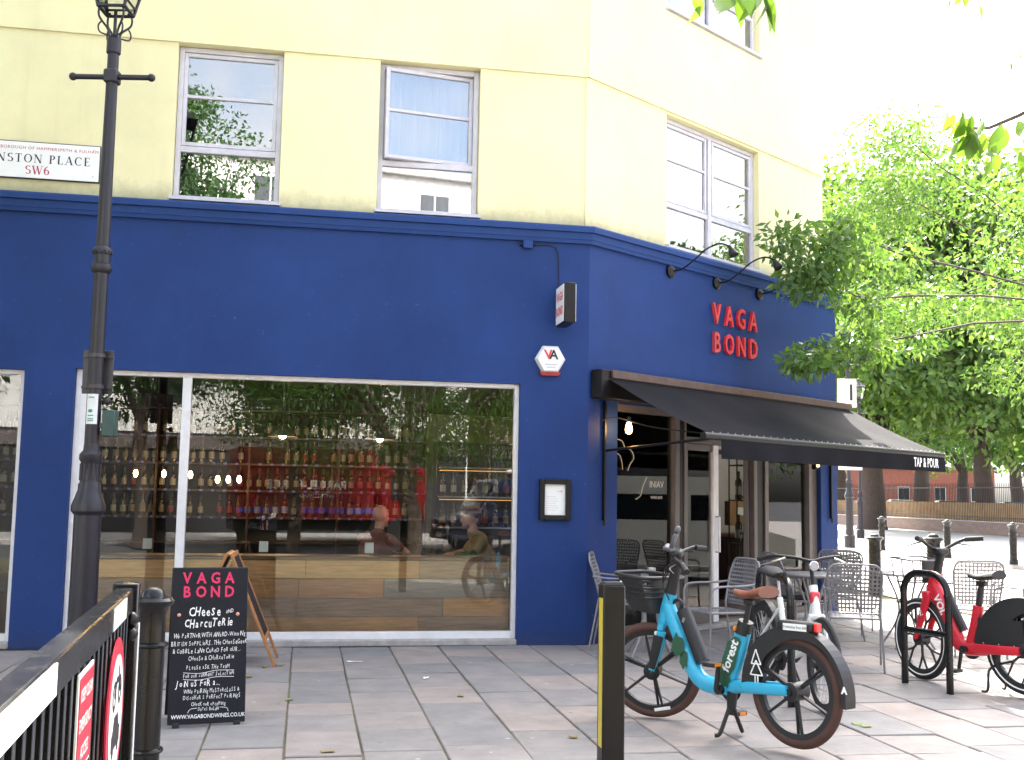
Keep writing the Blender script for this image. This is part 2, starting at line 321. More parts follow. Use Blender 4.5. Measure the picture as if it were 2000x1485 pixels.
# ------------------------------------------------------------------ ground, road, pavements
MB().add([(-400, -400, -.11), (400, -400, -.11), (400, 600, -.11), (-400, 600, -.11)], [(0, 1, 2, 3)]).obj('road', 'asphalt', kind='structure')
KD = Vector((-.10, .995)).normalized()                     # direction the side road runs
def kerb_x(y, x0=6.15, y0=15.7): return x0 + (y-y0)*KD.x/KD.y
kp = [(kerb_x(y), y) for y in (4.5, 70)]
near_poly = [(-40, -3.2), (5.2, -3.2), (6.6, -2.6), (7.3, -1.2), (7.5, .5), *kp, (-40, 70)]
m = MB(); m.prism(near_poly, -.3, -.012); pav = m.obj('pavement', 'joint_soil', kind='structure')
m = MB(); edge = [(-40, -3.2), (5.2, -3.2), (6.6, -2.6), (7.3, -1.2), (7.5, .5), *kp]; sweep(m, edge, [(-.14, -.2), (.01, -.2), (.01, -.015), (-.005, .003), (-.14, .003)]); m.obj('kerb', 'concrete', pav)
far_poly = [(kerb_x(y, 12.1, 26.0), y) for y in (-30, 95)]
m = MB(); m.prism([far_poly[0], (60, -30), (60, 95), far_poly[1]], -.3, 0); fpv = m.obj('far_pavement', 'concrete', kind='structure')
m = MB(); sweep(m, [far_poly[1], far_poly[0]], [(-.16, -.2), (.012, -.2), (.012, -.005), (0, .006), (-.16, .006)]); m.obj('kerb', 'concrete', fpv)
mat('setts', (.30, .285, .27), .85, var=.2, vscale=10, bump=.3, bscale=30)
MB().add([(kerb_x(y, 6.15), y, -.105) for y in (2, 95)]+[(kerb_x(y, 12.1, 26.0), y, -.105) for y in (95, 2)], [(0, 3, 2, 1)]).obj('side_road', 'setts', kind='structure')
m = MB(); m.prism([(-40, -40), (60, -40), (60, -11.2), (-40, -11.2)], -.3, 0); m.obj('opposite_pavement', 'concrete', kind='structure')
# flagstones, courses running out from the wall
FAi = FA.inverted(); FBi = FB.inverted()
slabs = []; rs = random.Random(11)
s = -9.2
while s < 9.5:
    wd = rs.choice((.42, .44, .45, .47)); d = -17.0 + rs.uniform(0, .5)
    while d < 7.4:
        ln = rs.choice((.42, .5, .58, .66, .75))
        p = FA @ Vector((s+wd/2, -(d+ln/2), 0)); q = FBi @ p
        ok = (d+ln/2 > -.15 or q.y < .2 or p.x > 4.75) and p.x < kerb_x(p.y)-.42 and p.y < 34
        if ok: slabs.append((s, d, wd, ln, p))
        d += ln
    s += wd
def in_view(p):
    v = p-EYE
    if v.y < 1: return 0
    x = FPX*v.x/v.y
    yy = FPX*CAM_H/v.y
    return (1/v.y**2) if abs(x) < 1080 and yy < 640 else 0
slabs.sort(key=lambda q: -in_view(q[4])); cache = {}; rest = MB()
for i, (s, d, wd, ln, p) in enumerate(slabs):
    g = rs.choice((.004, .005, .0055, .007)); tilt = RX(rs.gauss(0, .005)) @ RY(rs.gauss(0, .0055)) @ RZ(rs.gauss(0, .004)); zz = rs.uniform(-.005, .004)
    M4 = FA @ T(s+wd/2, -(d+ln/2), zz) @ tilt
    if i < 290 and in_view(p) > 0:
        k = (wd, ln, g)
        if k not in cache: cache[k] = MB().box(-wd/2+g, wd/2-g, -ln/2+g, ln/2-g, -.05, 0, bv=.006).mesh('paving_slab', 'paving', ang=30)
        o = bpy.data.objects.new('paving_slab', cache[k]); COL.objects.link(o); o.parent = pav; o.matrix_world = M4
    else: rest.box(-wd/2+g, wd/2-g, -ln/2+g, ln/2-g, -.05, 0, M=M4)
rest.obj('paving_slab_field', 'paving', pav, kind='stuff', smooth=False)
# ------------------------------------------------------------------ the corner building
bld = thing('corner_building', 'corner building with yellow rendered upper floors above blue painted shopfront', 'building', T(*CORNER))
LA, LB = RZ(AA), RZ(AB)                                   # facade frames relative to the building's base
BEND = 5.09
pA0 = LA @ Vector((-10, 0, 0)); pB1 = LB @ Vector((BEND, 0, 0)); CD = Vector((KD.x, KD.y, 0)); pC1 = pB1 + CD*9
pL1 = LA @ Vector((-10, 9.5, 0))
SHOP = (-4.93, -.70, .06, 2.573); LEFTW = (-9.6, -5.375, .06, 2.545); FRONT = (.47, 4.66, .0, 2.44)
m = MB(LA); wall_sheet(m, -10, 0, 0, 4.06, [SHOP, LEFTW], 0, .28); m.obj('ground_floor_wall', 'blue_paint', bld, label='dark blue painted wall round the big shop windows', smooth=False)
m = MB(LB); wall_sheet(m, 0, BEND, 0, 4.06, [FRONT], 0, .28); m.obj('ground_floor_wall', 'blue_paint', bld, label='blue painted wall over the awning', smooth=False)
# upper floors, set back a little from the blue storey
SB = .05
W1, W2 = (-4.155, -3.14, 4.262, 5.815), (-2.185, -1.16, 4.262, 5.815)
WB1, WB2 = (1.37, 3.29, 4.262, 5.79), (1.37, 3.33, 7.03, 8.6)
t2 = math.tan((AB-AA)/2)*SB                                # how far the set-back corner slides along each wall
m = MB(LA); wall_sheet(m, -10, -t2, 4.05, 5.82, [W1, W2], SB, .25); m.obj('upper_wall', 'yellow_render', bld, smooth=False)
m = MB(LB); wall_sheet(m, -t2, 4.87, 4.05, 5.82, [WB1], SB, .25); m.obj('upper_wall', 'yellow_render', bld, smooth=False)
t3 = math.tan((AB-AA)/2)*(SB-.022)
m = MB(LA); wall_sheet(m, -10, -t3, 5.82, 6.99, [], SB-.022, .27); m.obj('spandrel_band', 'yellow_render', bld, smooth=False)
m = MB(LB); wall_sheet(m, -t3, 4.87, 5.82, 6.99, [], SB-.022, .27); m.obj('spandrel_band', 'yellow_render', bld, smooth=False)
m = MB(LA); wall_sheet(m, -10, -t2, 6.99, 11.2, [(-4.155, -3.14, 7.2, 8.7), (-2.185, -1.16, 7.2, 8.7)], SB, .25); m.obj('upper_wall', 'yellow_render', bld, smooth=False)
m = MB(LB); wall_sheet(m, -t2, 4.87, 6.99, 11.2, [WB2], SB, .25); m.obj('upper_wall', 'yellow_render', bld, smooth=False)
# rear shell, floors and roof
m = MB()
pB1u = LB @ Vector((4.87, SB, 0)); pC1u = pB1u + CD*9
def shell(a, b, z0, z1): m.add([(a.x, a.y, z0), (b.x, b.y, z0), (b.x, b.y, z1), (a.x, a.y, z1)], [(0, 1, 2, 3)])
shell(pB1, pC1, 0, 4.06); shell(pC1, pL1, 0, 11.2); shell(pL1, pA0, 0, 11.2); shell(pB1u, pC1u, 4.0, 11.2)
m.obj('rear_wall', 'yellow_render', bld, smooth=False)
flo = [(p.x, p.y) for p in (LA @ Vector((-9.99, .03, 0)), LA @ Vector((0, .03, 0)) , LB @ Vector((5.0, .05, 0)), pC1, pL1)]
MB().prism(flo, -.02, .03).obj('shop_floor', 'interior_floor', bld)
upp = [(p.x, p.y) for p in (LA @ Vector((-9.99, .2, 0)), LA @ Vector((-.05, .2, 0)), LB @ Vector((4.8, .2, 0)), pC1u, pL1)]
MB().prism(upp, 3.02, 3.12).obj('shop_ceiling', 'interior_wall', bld)
MB().prism(upp, 3.95, 4.02).obj('upper_floor', 'interior_floor', bld)
MB().prism(upp, 6.6, 6.75).obj('upper_ceiling', 'interior_pale', bld)
MB().prism(upp, 11.1, 11.35).obj('roof', 'concrete', bld)
m = MB(LA); m.box(-9.9, 3.6, 3.2, 3.3, 4.02, 6.6); m.obj('partition', 'interior_wall', bld)
# cornice over the blue storey
path = [(p.x, p.y) for p in (pA0, Vector((0, 0, 0)), pB1, pB1+CD*6)]
m = MB(); sweep(m, path, [(-.05, 4.03), (.035, 4.03), (.045, 4.065), (.052, 4.07), (.058, 4.135), (.088, 4.14), (.092, 4.19), (.085, 4.205), (-.06, 4.235)]); m.obj('cornice', 'blue_trim', bld, ang=20)
m = MB(LA); m.box(-4.93, -.70, -.012, .3, 0, .062, bv=.01); m.obj('plinth', 'concrete', bld)
m = MB(LA); m.box(-9.6, -5.375, -.012, .3, 0, .062, bv=.01); m.obj('plinth', 'concrete', bld)
m = MB(LB); m.box(.47, 4.66, -.06, .3, 0, .05, bv=.01); m.obj('threshold', 'concrete', bld)
# shop windows on the long wall
def frame_bars(m, x0, x1, z0, z1, y, d, t, tb=None):
    tb = tb or t
    m.box(x0, x0+t, y, y+d, z0, z1, bv=.004); m.box(x1-t, x1, y, y+d, z0, z1, bv=.004); m.box(x0+t, x1-t, y+.001, y+d-.001, z1-t, z1, bv=.004); m.box(x0+t, x1-t, y+.001, y+d-.001, z0, z0+tb, bv=.004)
def pane(parent, M, x0, x1, z0, z1, y, mt):
    return MB(M).box(x0, x1, y, y+.008, z0, z1).obj('pane', mt, parent, smooth=False)
m = MB(LA); frame_bars(m, *SHOP, .06, .09, .045, .07); m.box(-3.965, -3.885, .05, .15, .13, 2.53, bv=.004); m.box(-4.885, -4.80, .058, .15, .13, 2.53, bv=.004)
sw = m.obj('shop_window', 'white_frame', bld, label='wide plate glass shop window in pale metal frame')
pane(sw, LA, -4.80, -3.965, .13, 2.53, .10, 'shop_glass'); pane(sw, LA, -3.885, -.745, .13, 2.53, .10, 'shop_glass')
m = MB(LA); frame_bars(m, *LEFTW, .06, .09, .045, .07); lw = m.obj('shop_window', 'white_frame', bld, label='shop window left of the narrow blue pier'); pane(lw, LA, LEFTW[0]+.045, LEFTW[1]-.045, .13, 2.5, .10, 'shop_glass')
# upper windows
def upper_window(M, W, open_deg=0, split=False, name='window'):
    x0, x1, z0, z1 = W; Y = .13
    m = MB(M); frame_bars(m, x0+.004, x1-.004, z0+.004, z1-.004, Y, .07, .05)
    f = m.obj(name, 'lilac_frame', bld)
    tz = z0+.52
    cols = [(x0, x1)] if not split else [(x0, (x0+x1)/2), ((x0+x1)/2, x1)]
    b = MB(M); b.box(x0+.05, x1-.05, Y+.004, Y+.066, tz-.03, tz+.03, bv=.004)
    if split: b.box((x0+x1)/2-.035, (x0+x1)/2+.035, Y-.004, Y+.066, z0+.05, z1-.05, bv=.004)
    b.obj('transom', 'lilac_frame', f)
    for a, c in cols:
        a += .055; c -= .055
        pane(f, M, a, c, z0+.05, tz-.03, Y+.03, 'upper_glass')
        R = M @ T((a+c)/2+.12, Y+.03, 0) @ RZ(rad(open_deg)) @ T(-(a+c)/2-.12, -Y-.03, 0)
        q = MB(R); frame_bars(q, a, c, tz+.034, z1-.06, Y+.005, .05, .038); q.box(a+.03, c-.03, Y+.008, Y+.045, tz+.52, tz+.55, bv=.003)
        sa = q.obj('sash', 'lilac_frame', f); MB(R).box(a+.035, c-.035, Y+.026, Y+.032, tz+.06, z1-.09).obj('pane', 'upper_glass', sa, smooth=False)
    q = MB(M); q.add([(x0-.02, -.005, z0-.02), (x1+.02, -.005, z0-.02), (x1+.02, -.005, z0+.012), (x0-.02, -.005, z0+.012), (x0-.02, Y+.02, z0-.02), (x1+.02, Y+.02, z0-.02), (x1+.02, Y+.02, z0+.035), (x0-.02, Y+.02, z0+.035)],
          [(0, 1, 2, 3), (3, 2, 6, 7), (4, 7, 6, 5), (0, 4, 5, 1), (0, 3, 7, 4), (1, 5, 6, 2)]); q.obj('sill', 'lilac_frame', f)
    return f
upper_window(LA, W1); upper_window(LA, W2, 9); upper_window(LB, WB1, 0, True); upper_window(LB, WB2, 0, True)
for a in (W1, W2): upper_window(LA, (a[0], a[1], 7.2, 8.7))
mat('brightening_curtain', (.80, .80, .82), .9, var=.15, vscale=3, stretch=(14, 14, .3))  # pleated white sheets added close behind the glass so upper panes look bright
m = MB(LA)
for k in range(60):
    x = -2.3+k*.022; m.add([(x, .30+.03*math.sin(k*.9), 4.3), (x+.022, .30+.03*math.sin(k*.9+.9), 4.3), (x+.022, .30+.03*math.sin(k*.9+.9), 6.3), (x, .30+.03*math.sin(k*.9), 6.3)], [(0, 1, 2, 3)])
m.obj('brightening_curtain', 'brightening_curtain', bld)
m = MB(LB)
for k in range(100):
    x = 1.2+k*.022; m.add([(x, .30+.03*math.sin(k*.9), 4.3), (x+.022, .30+.03*math.sin(k*.9+.9), 4.3), (x+.022, .30+.03*math.sin(k*.9+.9), 6.3), (x, .30+.03*math.sin(k*.9), 6.3)], [(0, 1, 2, 3)])
m.obj('brightening_curtain', 'brightening_curtain', bld)
# shopfront under the awning
m = MB(LB); m.box(.475, 4.655, .04, .2, 2.36, 2.437, bv=.004); m.box(.475, .515, .05, .2, .05, 2.36, bv=.004)
m.box(1.54, 1.62, .04, .22, .05, 2.36, bv=.004); m.box(1.72, 1.76, .05, .2, .05, 2.36, bv=.004); m.box(3.15, 3.22, .05, .2, .05, 2.36, bv=.004); m.box(3.38, 3.46, .04, .22, .05, 2.36, bv=.004); m.box(4.43, 4.50, .04, .22, .05, 2.36, bv=.004); m.box(4.50, 4.655, .06, .2, .05, 2.36)
m.box(.515, 1.54, .055, .18, .05, .12, bv=.004); m.box(3.46, 4.43, .055, .18, .05, .12, bv=.004); m.box(1.76, 3.15, .055, .18, 2.08, 2.15, bv=.004)
sf = m.obj('shopfront', 'bronze_frame', bld)
MB(LB).box(1.62, 1.72, .06, .19, .05, 2.36).obj('pier', 'black_metal', sf); MB(LB).box(3.22, 3.38, .06, .19, .05, 2.36).obj('pier', 'black_metal', sf)
pane(sf, LB, .515, 1.54, .12, 2.36, .10, 'shop_glass'); pane(sf, LB, 3.46, 4.43, .12, 2.36, .10, 'shop_glass'); pane(sf, LB, 1.76, 3.15, 2.15, 2.36, .10, 'shop_glass')
mat('knee_wood', (.33, .20, .11), .55, var=.35, vscale=4, stretch=(1, 1, 10), bump=.15, bscale=50)
MB(LB).box(3.50, 4.40, .2, .26, .06, .62, bv=.004).obj('knee_panel', 'knee_wood', sf); MB(LB).box(.53, 1.50, .2, .26, .06, .50, bv=.004).obj('knee_panel', 'knee_wood', sf)
# the glazed door leaf, folded half open into the shop
DM = LB @ T(1.765, .07, 0)
m = MB(DM); m.box(0, .05, 0, .045, .06, 2.075, bv=.003); m.box(.05, .535, .001, .044, .06, .24, bv=.003); m.box(.05, .535, .001, .044, 2.0, 2.075, bv=.003); dl = m.obj('door', 'bronze_frame', sf, label='closed glazed door leaf with pale metal edge')
MB(DM).box(.535, .64, -.012, .05, .06, 2.075, bv=.004).obj('stile', 'white_frame', dl)
MB(DM).box(.05, .535, .018, .026, .24, 2.0).obj('pane', 'shop_glass', dl, smooth=False)
m = MB(DM); m.tube([(.585, -.012, .85), (.585, -.06, .85), (.585, -.06, 1.25), (.585, -.012, 1.25)], .013, 8); m.obj('handle', 'steel', dl)
D2 = LB @ T(3.145, .12, 0) @ RZ(rad(180-72)); m = MB(D2); frame_bars(m, 0, .70, .06, 2.06, 0, .045, .06, .18); d2 = m.obj('door', 'bronze_frame', sf, label='glazed door leaf swung open into the shop'); MB(D2).box(.06, .64, .018, .026, .24, 2.0).obj('pane', 'shop_glass', d2, smooth=False)
# ------------------------------------------------------------------ wall-mounted things
FAw, FBw = FA, FB
def onA(s, out, z): return FA @ Vector((s, -out, z))
def onB(s, out, z): return FB @ Vector((s, -out, z))
# raised letters over the awning
sl = thing('sign_letters', 'raised red letters spelling VAGA BOND on blue wall over the awning', 'sign', FB @ T(2.14, -.002, 3.13))
for r, word in enumerate(('VAGA', 'BOND')):
    for k, ch in enumerate(word):
        worn = (r, k) in ((0, 0), (1, 0))
        m = MB(); m.text(ch, .335, T(.095+k*.257, -.023, .455-r*.335) @ UPRIGHT, ext=.020, off=.005, xs=.72)
        m.obj('letter', 'red_worn' if worn else 'red_letter', sl, label=('faded letter with brown worn patch' if worn else None), smooth=False)
# gooseneck lamps
for k, s in enumerate((1.366, 2.265, 3.181)):
    gl = thing('wall_lamp', ['black gooseneck lamp on blue wall, farthest from the door end tree', 'black gooseneck lamp on blue wall between two others', 'black gooseneck lamp on blue wall with leaves across its neck'][k], 'lamp', FB @ T(s, 0, 3.965), 'gooseneck lamps over the awning')
    m = MB(); m.lathe([(.072, 0), (.072, .03), (.05, .045), (.03, .06)], 18, M=RX(rad(90))); m.obj('wall_plate', 'black_metal', gl)
    m = MB(); m.tube(smooth_path([(0, -.05, 0), (.02, -.16, .015), (.03, -.30, .09), (.05, -.46, .20), (.06, -.62, .235), (.07, -.74, .19)], 5), .0095, 8); m.obj('arm', 'black_metal', gl)
    m = MB(); m.lathe([(.018, .0), (.026, -.03), (.048, -.10), (.05, -.125), (.044, -.125)], 14, M=T(.07, -.735, .195) @ RX(rad(-28))); m.obj('lamp_shade', 'black_metal', gl)
# projecting light box
ps = thing('projecting_sign', 'small black projecting box sign with red VAGA BOND on white', 'sign', FA @ T(-.30, 0, 3.15))
MB().box(-.058, .058, -.42, -.06, 0, .40, bv=.008).obj('sign_case', 'black_metal', ps)
MB().box(-.03, .03, -.06, 0, .06, .32, bv=.004).obj('wall_bracket', 'black_metal', ps)
MB().box(-.064, -.0585, -.405, -.075, .016, .384).obj('face', 'pure_white', ps); MB().box(.0585, .064, -.405, -.075, .016, .384).obj('face', 'pure_white', ps)
m = MB()
for sd in (-1, 1):
    for r, wd in enumerate(('VAGA', 'BOND')): MB().text(wd, .125, T(sd*.0655, -.24, .275-r*.145) @ RZ(rad(-90 if sd < 0 else 90)) @ UPRIGHT, ext=.0008, off=.002, xs=.72, sp=1.22).obj('lettering', 'red_letter', ps, smooth=False)
jb = thing('junction_box', 'small blue painted junction box under the cornice', 'junction box', FA @ T(-.654, 0, 3.95))
MB().box(-.05, .05, -.05, -.001, 0, .085, bv=.006).obj('box', 'blue_trim', jb); MB().tube([(-.085, -.02, .04), (-.05, -.025, .04)], .011).obj('gland', 'black_metal', jb); MB().tube([(.05, -.025, .045), (.085, -.02, .045)], .011).obj('gland', 'black_metal', jb)
MB().tube([(.08, -.015, .045), (.22, -.01, .05), (.30, -.012, .03), (.325, -.012, -.06), (.335, -.012, -.40)], .006, 6).obj('cable', 'black_plastic', jb)
# alarm box
al = thing('alarm_box', 'white hexagonal alarm bell box with red base on blue wall', 'alarm', FA @ T(-.408, 0, 2.826))
hexa = [(.155*math.cos(rad(a)), .155*math.sin(rad(a))*1.0) for a in (0, 60, 120, 180, 240, 300)]
hx2 = [(x*.86, y*.86) for x, y in hexa]
m = MB(UPRIGHT); n6 = 6
m.add([(x, y, .0) for x, y in hexa]+[(x, y, .045) for x, y in hexa]+[(x, y, .075) for x, y in hx2], [tuple(range(12, 18))]+[(i, (i+1) % 6, 6+(i+1) % 6, 6+i) for i in range(6)]+[(6+i, 6+(i+1) % 6, 12+(i+1) % 6, 12+i) for i in range(6)]); m.obj('case', 'white_paint', al)
mat('alarm_red', (.30, .02, .025), .35); MB(UPRIGHT).prism([(-.085, -.165), (.085, -.165), (.11, -.128), (-.11, -.128)], .002, .055).obj('strobe', 'alarm_red', al)
m = MB(); m.text('A', .13, T(.028, -.077, .04) @ UPRIGHT, ext=.0008, off=.003); m.obj('logo', 'black_plastic', al, smooth=False)
m = MB(); m.text('V', .13, T(-.022, -.078, .04) @ UPRIGHT, ext=.0008, off=.003, shear=-.1); m.obj('logo', 'red_letter', al, smooth=False)
mat('grey_print', (.45, .45, .47), .6); m = MB(); m.box(-.06, .06, -.0765, -.0752, -.062, -.05); m.obj('print_line', 'grey_print', al, smooth=False); MB().box(-.045, .045, -.0765, -.0752, -.088, -.078).obj('print_line', 'grey_print', al, smooth=False)
# menu case
mc = thing('menu_case', 'black framed menu display case with white sheet on blue wall', 'menu case', FA @ T(-.339, 0, 1.222))
m = MB(); frame_bars(m, -.157, .157, 0, .405, -.06, .058, .05); m.obj('frame', 'black_metal', mc)
MB().box(-.108, .108, -.022, -.006, .05, .356).obj('menu_sheet', 'pure_white', mc)
m = MB(); m.tube([(.03, -.024, .285), (.075, -.024, .285)], .003, 6); m.tube([(.062, -.024, .296), (.078, -.024, .285), (.062, -.024, .274)], .003, 6)
m.obj('print', 'grey_print', mc, smooth=False); m = MB()
for k in range(7): m.box(-.08, -.08+.09+.05*((k*37) % 3)/3, -.0232, -.0222, .23-k*.022, .2335-k*.022)
m.obj('print_lines', 'grey_print', mc, kind='stuff', smooth=False)
# street name plate
mat('plate_white', (.80, .80, .79), .35, var=.05); mat('print_black', (.015, .015, .017), .5); mat('print_red', (.42, .03, .07), .5)
np_ = thing('street_name_plate', 'white street name plate reading NSTON PLACE SW6 on yellow wall', 'street sign', FA @ T(-5.408, SB-.001, 4.353))
MB().box(-.59, .59, -.03, 0, 0, .36, bv=.003).obj('border', 'print_black', np_); MB().box(-.582, .582, -.0325, -.029, .009, .351).obj('plate', 'plate_white', np_)
def serif_word(m, word, x, z, h, M, track=.16):
    """roman capitals: thick stems, thin hairlines, serifs"""
    TH, TN = .17, .055
    def bar(x0, z0, x1, z1, t):
        d = Vector((x1-x0, 0, z1-z0)); nrm = Vector((-d.z, 0, d.x)).normalized()*t*.5
        a, b = Vector((x0, 0, z0)), Vector((x1, 0, z1)); pts = [a+nrm, b+nrm, b-nrm, a-nrm]
        m.add([(X+p.x*h, 0, z+p.z*h) for p in pts], [(0, 1, 2, 3)], M)
    def arc(cx, cz, rx, rz, a0, a1, thick=True):
        N_ = 18
        for i in range(N_):
            a, b = rad(a0+(a1-a0)*i/N_), rad(a0+(a1-a0)*(i+1)/N_)
            def wd(t): return TN+(TH-TN)*abs(math.cos(t))**1.5
            q = []
            for t, sgn in ((a, 1), (b, 1), (b, -1), (a, -1)): q.append((X+(cx+(rx+sgn*wd(t)/2)*math.cos(t))*h, 0, z+(cz+(rz+sgn*wd(t)/2)*math.sin(t))*h))
            m.add(q, [(0, 1, 2, 3)], M)
    def serif(cx, cz, wd=.2): bar(cx-wd, cz, cx+wd, cz, .045)
    X = x
    for ch in word:
        w_ = .7
        if ch == ' ': X += .55*h; continue
        if ch in 'TPLEN': pass
        if ch == 'N': bar(.1, 0, .1, 1, TN); bar(.1, 1, .72, 0, TH); bar(.72, 0, .72, 1, TN); serif(.08, .98, .14); serif(.1, .02, .14); serif(.74, .98, .14); w_ = .85
        elif ch == 'V': bar(.08, 1, .42, 0, TH); bar(.42, 0, .74, 1, TN); serif(.08, .98, .16); serif(.74, .98, .14); w_ = .8
        elif ch == 'A': bar(.08, 0, .40, 1, TN); bar(.40, 1, .74, 0, TH); bar(.2, .34, .6, .34, TN); serif(.08, .02, .14); serif(.74, .02, .17); w_ = .82
        elif ch == 'S': arc(.33, .74, .22, .22, 30, 270); arc(.33, .27, .24, .24, -150, 90); w_ = .64
        elif ch == 'T': bar(.36, 0, .36, 1, TH); bar(.02, .975, .70, .975, TN); bar(.04, 1, .04, .78, .045); bar(.68, 1, .68, .78, .045); serif(.36, .02); w_ = .72
        elif ch == 'O': arc(.45, .5, .36, .47, 0, 360); w_ = .9
        elif ch == 'C': arc(.45, .5, .36, .47, 48, 312); bar(.72, .95, .72, .7, .05); w_ = .8
        elif ch == 'P': bar(.18, 0, .18, 1, TH); arc(.34, .74, .22, .235, -90, 90); bar(.18, .975, .36, .975, TN); bar(.18, .505, .36, .505, TN); serif(.18, .02); serif(.12, .98, .1); w_ = .66
        elif ch == 'L': bar(.18, 0, .18, 1, TH); bar(.1, .025, .62, .025, TN); bar(.61, 0, .61, .24, .05); serif(.18, .98); w_ = .66
        elif ch == 'E': bar(.18, 0, .18, 1, TH); bar(.06, .025, .62, .025, TN); bar(.06, .975, .60, .975, TN); bar(.18, .5, .46, .5, TN); bar(.61, 0, .61, .24, .05); bar(.59, 1, .59, .78, .05); bar(.46, .4, .46, .6, .045); w_ = .68
        elif ch == 'W': bar(.06, 1, .34, 0, TH); bar(.34, 0, .58, 1, TN); bar(.52, 1, .80, 0, TH); bar(.80, 0, 1.06, 1, TN); serif(.08, .98, .15); serif(1.06, .98, .13); w_ = 1.1
        elif ch == '6': arc(.33, .3, .22, .27, 0, 360); arc(.52, .42, .42, .55, 100, 178); w_ = .62
        X += (w_+track)*h
    return X
m = MB(); xe = serif_word(m, 'VANSTON', -.50, .155, .082, T(0, -.0335, 0), .22); m.obj('lettering', 'print_black', np_, smooth=False); m = MB(); serif_word(m, 'PLACE', xe+.55*.082, .155, .082, T(0, -.0335, 0), .22); m.obj('lettering', 'print_black', np_, smooth=False)
m = MB(); serif_word(m, 'SW6', -.08, .045, .082, T(0, -.0335, 0), .14); m.obj('lettering', 'print_red', np_, smooth=False); m = MB(); m.text('LONDON BOROUGH OF HAMMERSMITH & FULHAM', .042, T(.02, -.0335, .295) @ UPRIGHT, ext=.0004, sp=1.15); m.obj('lettering', 'print_red', np_, smooth=False)
for x in (-.53, .53):
    for z in (.055, .315): MB().ball((x, -.033, z), (.007, .003, .007), 8).obj('screw', 'steel', np_)
# ------------------------------------------------------------------ awning
mat('awning_cloth', (.008, .0078, .0115), .85, spec=.12, var=.25, vscale=2.5, bump=.06, bscale=12); mat('awning_rust', (.10, .06, .05), .6, var=.4, vscale=12)
aw = thing('awning', 'long black fabric awning over the shopfront with TAP & POUR on its valance', 'awning', FB @ T(0, 0, 0))
MB().box(.03, 5.16, -.16, -.002, 2.45, 2.745, bv=.012).obj('cassette', 'black_metal', aw); MB().box(.16, 5.17, -.19, -.161, 2.66, 2.742, bv=.004).obj('hood', 'awning_rust', aw)
m = MB(); NX, NY = 40, 12
O1, Z1, O2, Z2 = .17, 2.645, 1.36, 2.075
for i in range(NX+1):
    for j in range(NY+1):
        u, v = i/NX, j/NY; x = .13+u*5.10; sag = -.03*math.sin(math.pi*v)-.008*math.sin(u*31)*math.sin(math.pi*v)
        m.v.append((x, -(O1+(O2-O1)*v), Z1+(Z2-Z1)*v+sag))
for i in range(NX):
    for j in range(NY): a = i*(NY+1)+j; m.f.append((a, a+1, a+NY+2, a+NY+1)); m.m.append(0)
m.obj('canopy', 'awning_cloth', aw)
MB().tube([(.05, -O2, Z2-.03), (5.26, -O2, Z2-.03)], .035, 10).obj('front_bar', 'black_metal', aw)
m = MB()
for k in range(40): m.ball((.2+k*.127, -O2-.002, Z2+.008), .007, 6)
m.obj('eyelets', 'steel', aw, kind='stuff')
def val_pt(u, v): return (.30+u*4.95, -(O2+.03+.012*math.sin(u*47)*v+.03*v*math.sin(u*9)), Z2-.055-.185*v)
for u0, u1 in ((0, .2588), (.2592, 1)):
    m = MB(); n_ = max(8, int(60*(u1-u0)))
    for i in range(n_+1):
        for j in range(4): m.v.append(val_pt(u0+(u1-u0)*i/n_, j/3))
    for i in range(n_):
        for j in range(3): a = i*4+j; m.f.append((a, a+1, a+5, a+4)); m.m.append(0)
    m.obj('valance', 'awning_cloth', aw)
m = MB(); m.text('TAP & POUR', .155, T(4.62, -(O2+.075), Z2-.145) @ UPRIGHT, ext=.0012, off=.002, xs=.72, sp=1.1); m.obj('lettering', 'pure_white', aw, smooth=False)
for s in (.24, 4.89):
    m = MB(); m.box(s-.014, s+.014, -.035, -.001, 1.22, 2.44, bv=.003); m.tube([(s, -.03, 1.23), (s, -.03, 1.17)], .012, 8); rl = m.obj('wall_rail', 'black_metal', aw)
    m = MB(); m.tube([(s, -.04, 1.93), (s+.02, -O2+.03, Z2-.045)], .014, 8); m.obj('arm', 'black_metal', aw)
# string light under the awning
bl = thing('festoon_light', 'lit bare festoon bulb with cable under the awning', 'lamp', FB @ T(0, 0, 0))
mat('bulb_glow', (1, .6, .25), .4, emit=(1, .55, .18), estr=14)
MB().tube(smooth_path([(.12, -.06, 2.22), (.3, -.12, 2.27), (.62, -.35, 2.18), (.95, -.8, 2.12), (1.3, -1.25, 2.08)], 5), .006, 6).obj('cable', 'black_plastic', bl)
MB().lathe([(.012, .045), (.02, .04), (.03, .0), (.036, -.035), (.026, -.065), (.004, -.075)], 12, c=(.42, -.19, 2.18)).obj('bulb', 'bulb_glow', bl)
MB().lathe([(.016, .02), (.02, .05), (.02, .08)], 10, c=(.42, -.19, 2.2)).obj('socket', 'black_plastic', bl)
wl = thing('door_lantern', 'small brass wall light on the dark pier beside the shop window', 'lamp', FB @ T(4.57, .06, 1.86)); mat('brass', (.55, .36, .12), .3, .9)
MB().box(-.03, .03, -.06, 0, 0, .16, bv=.004).obj('back_plate', 'black_metal', wl); mat('warm_glow', (1, .7, .35), .4, emit=(1, .6, .25), estr=1.6); MB().box(-.022, .022, -.085, -.0605, .03, .13, bv=.004).obj('glass', 'warm_glow', wl)
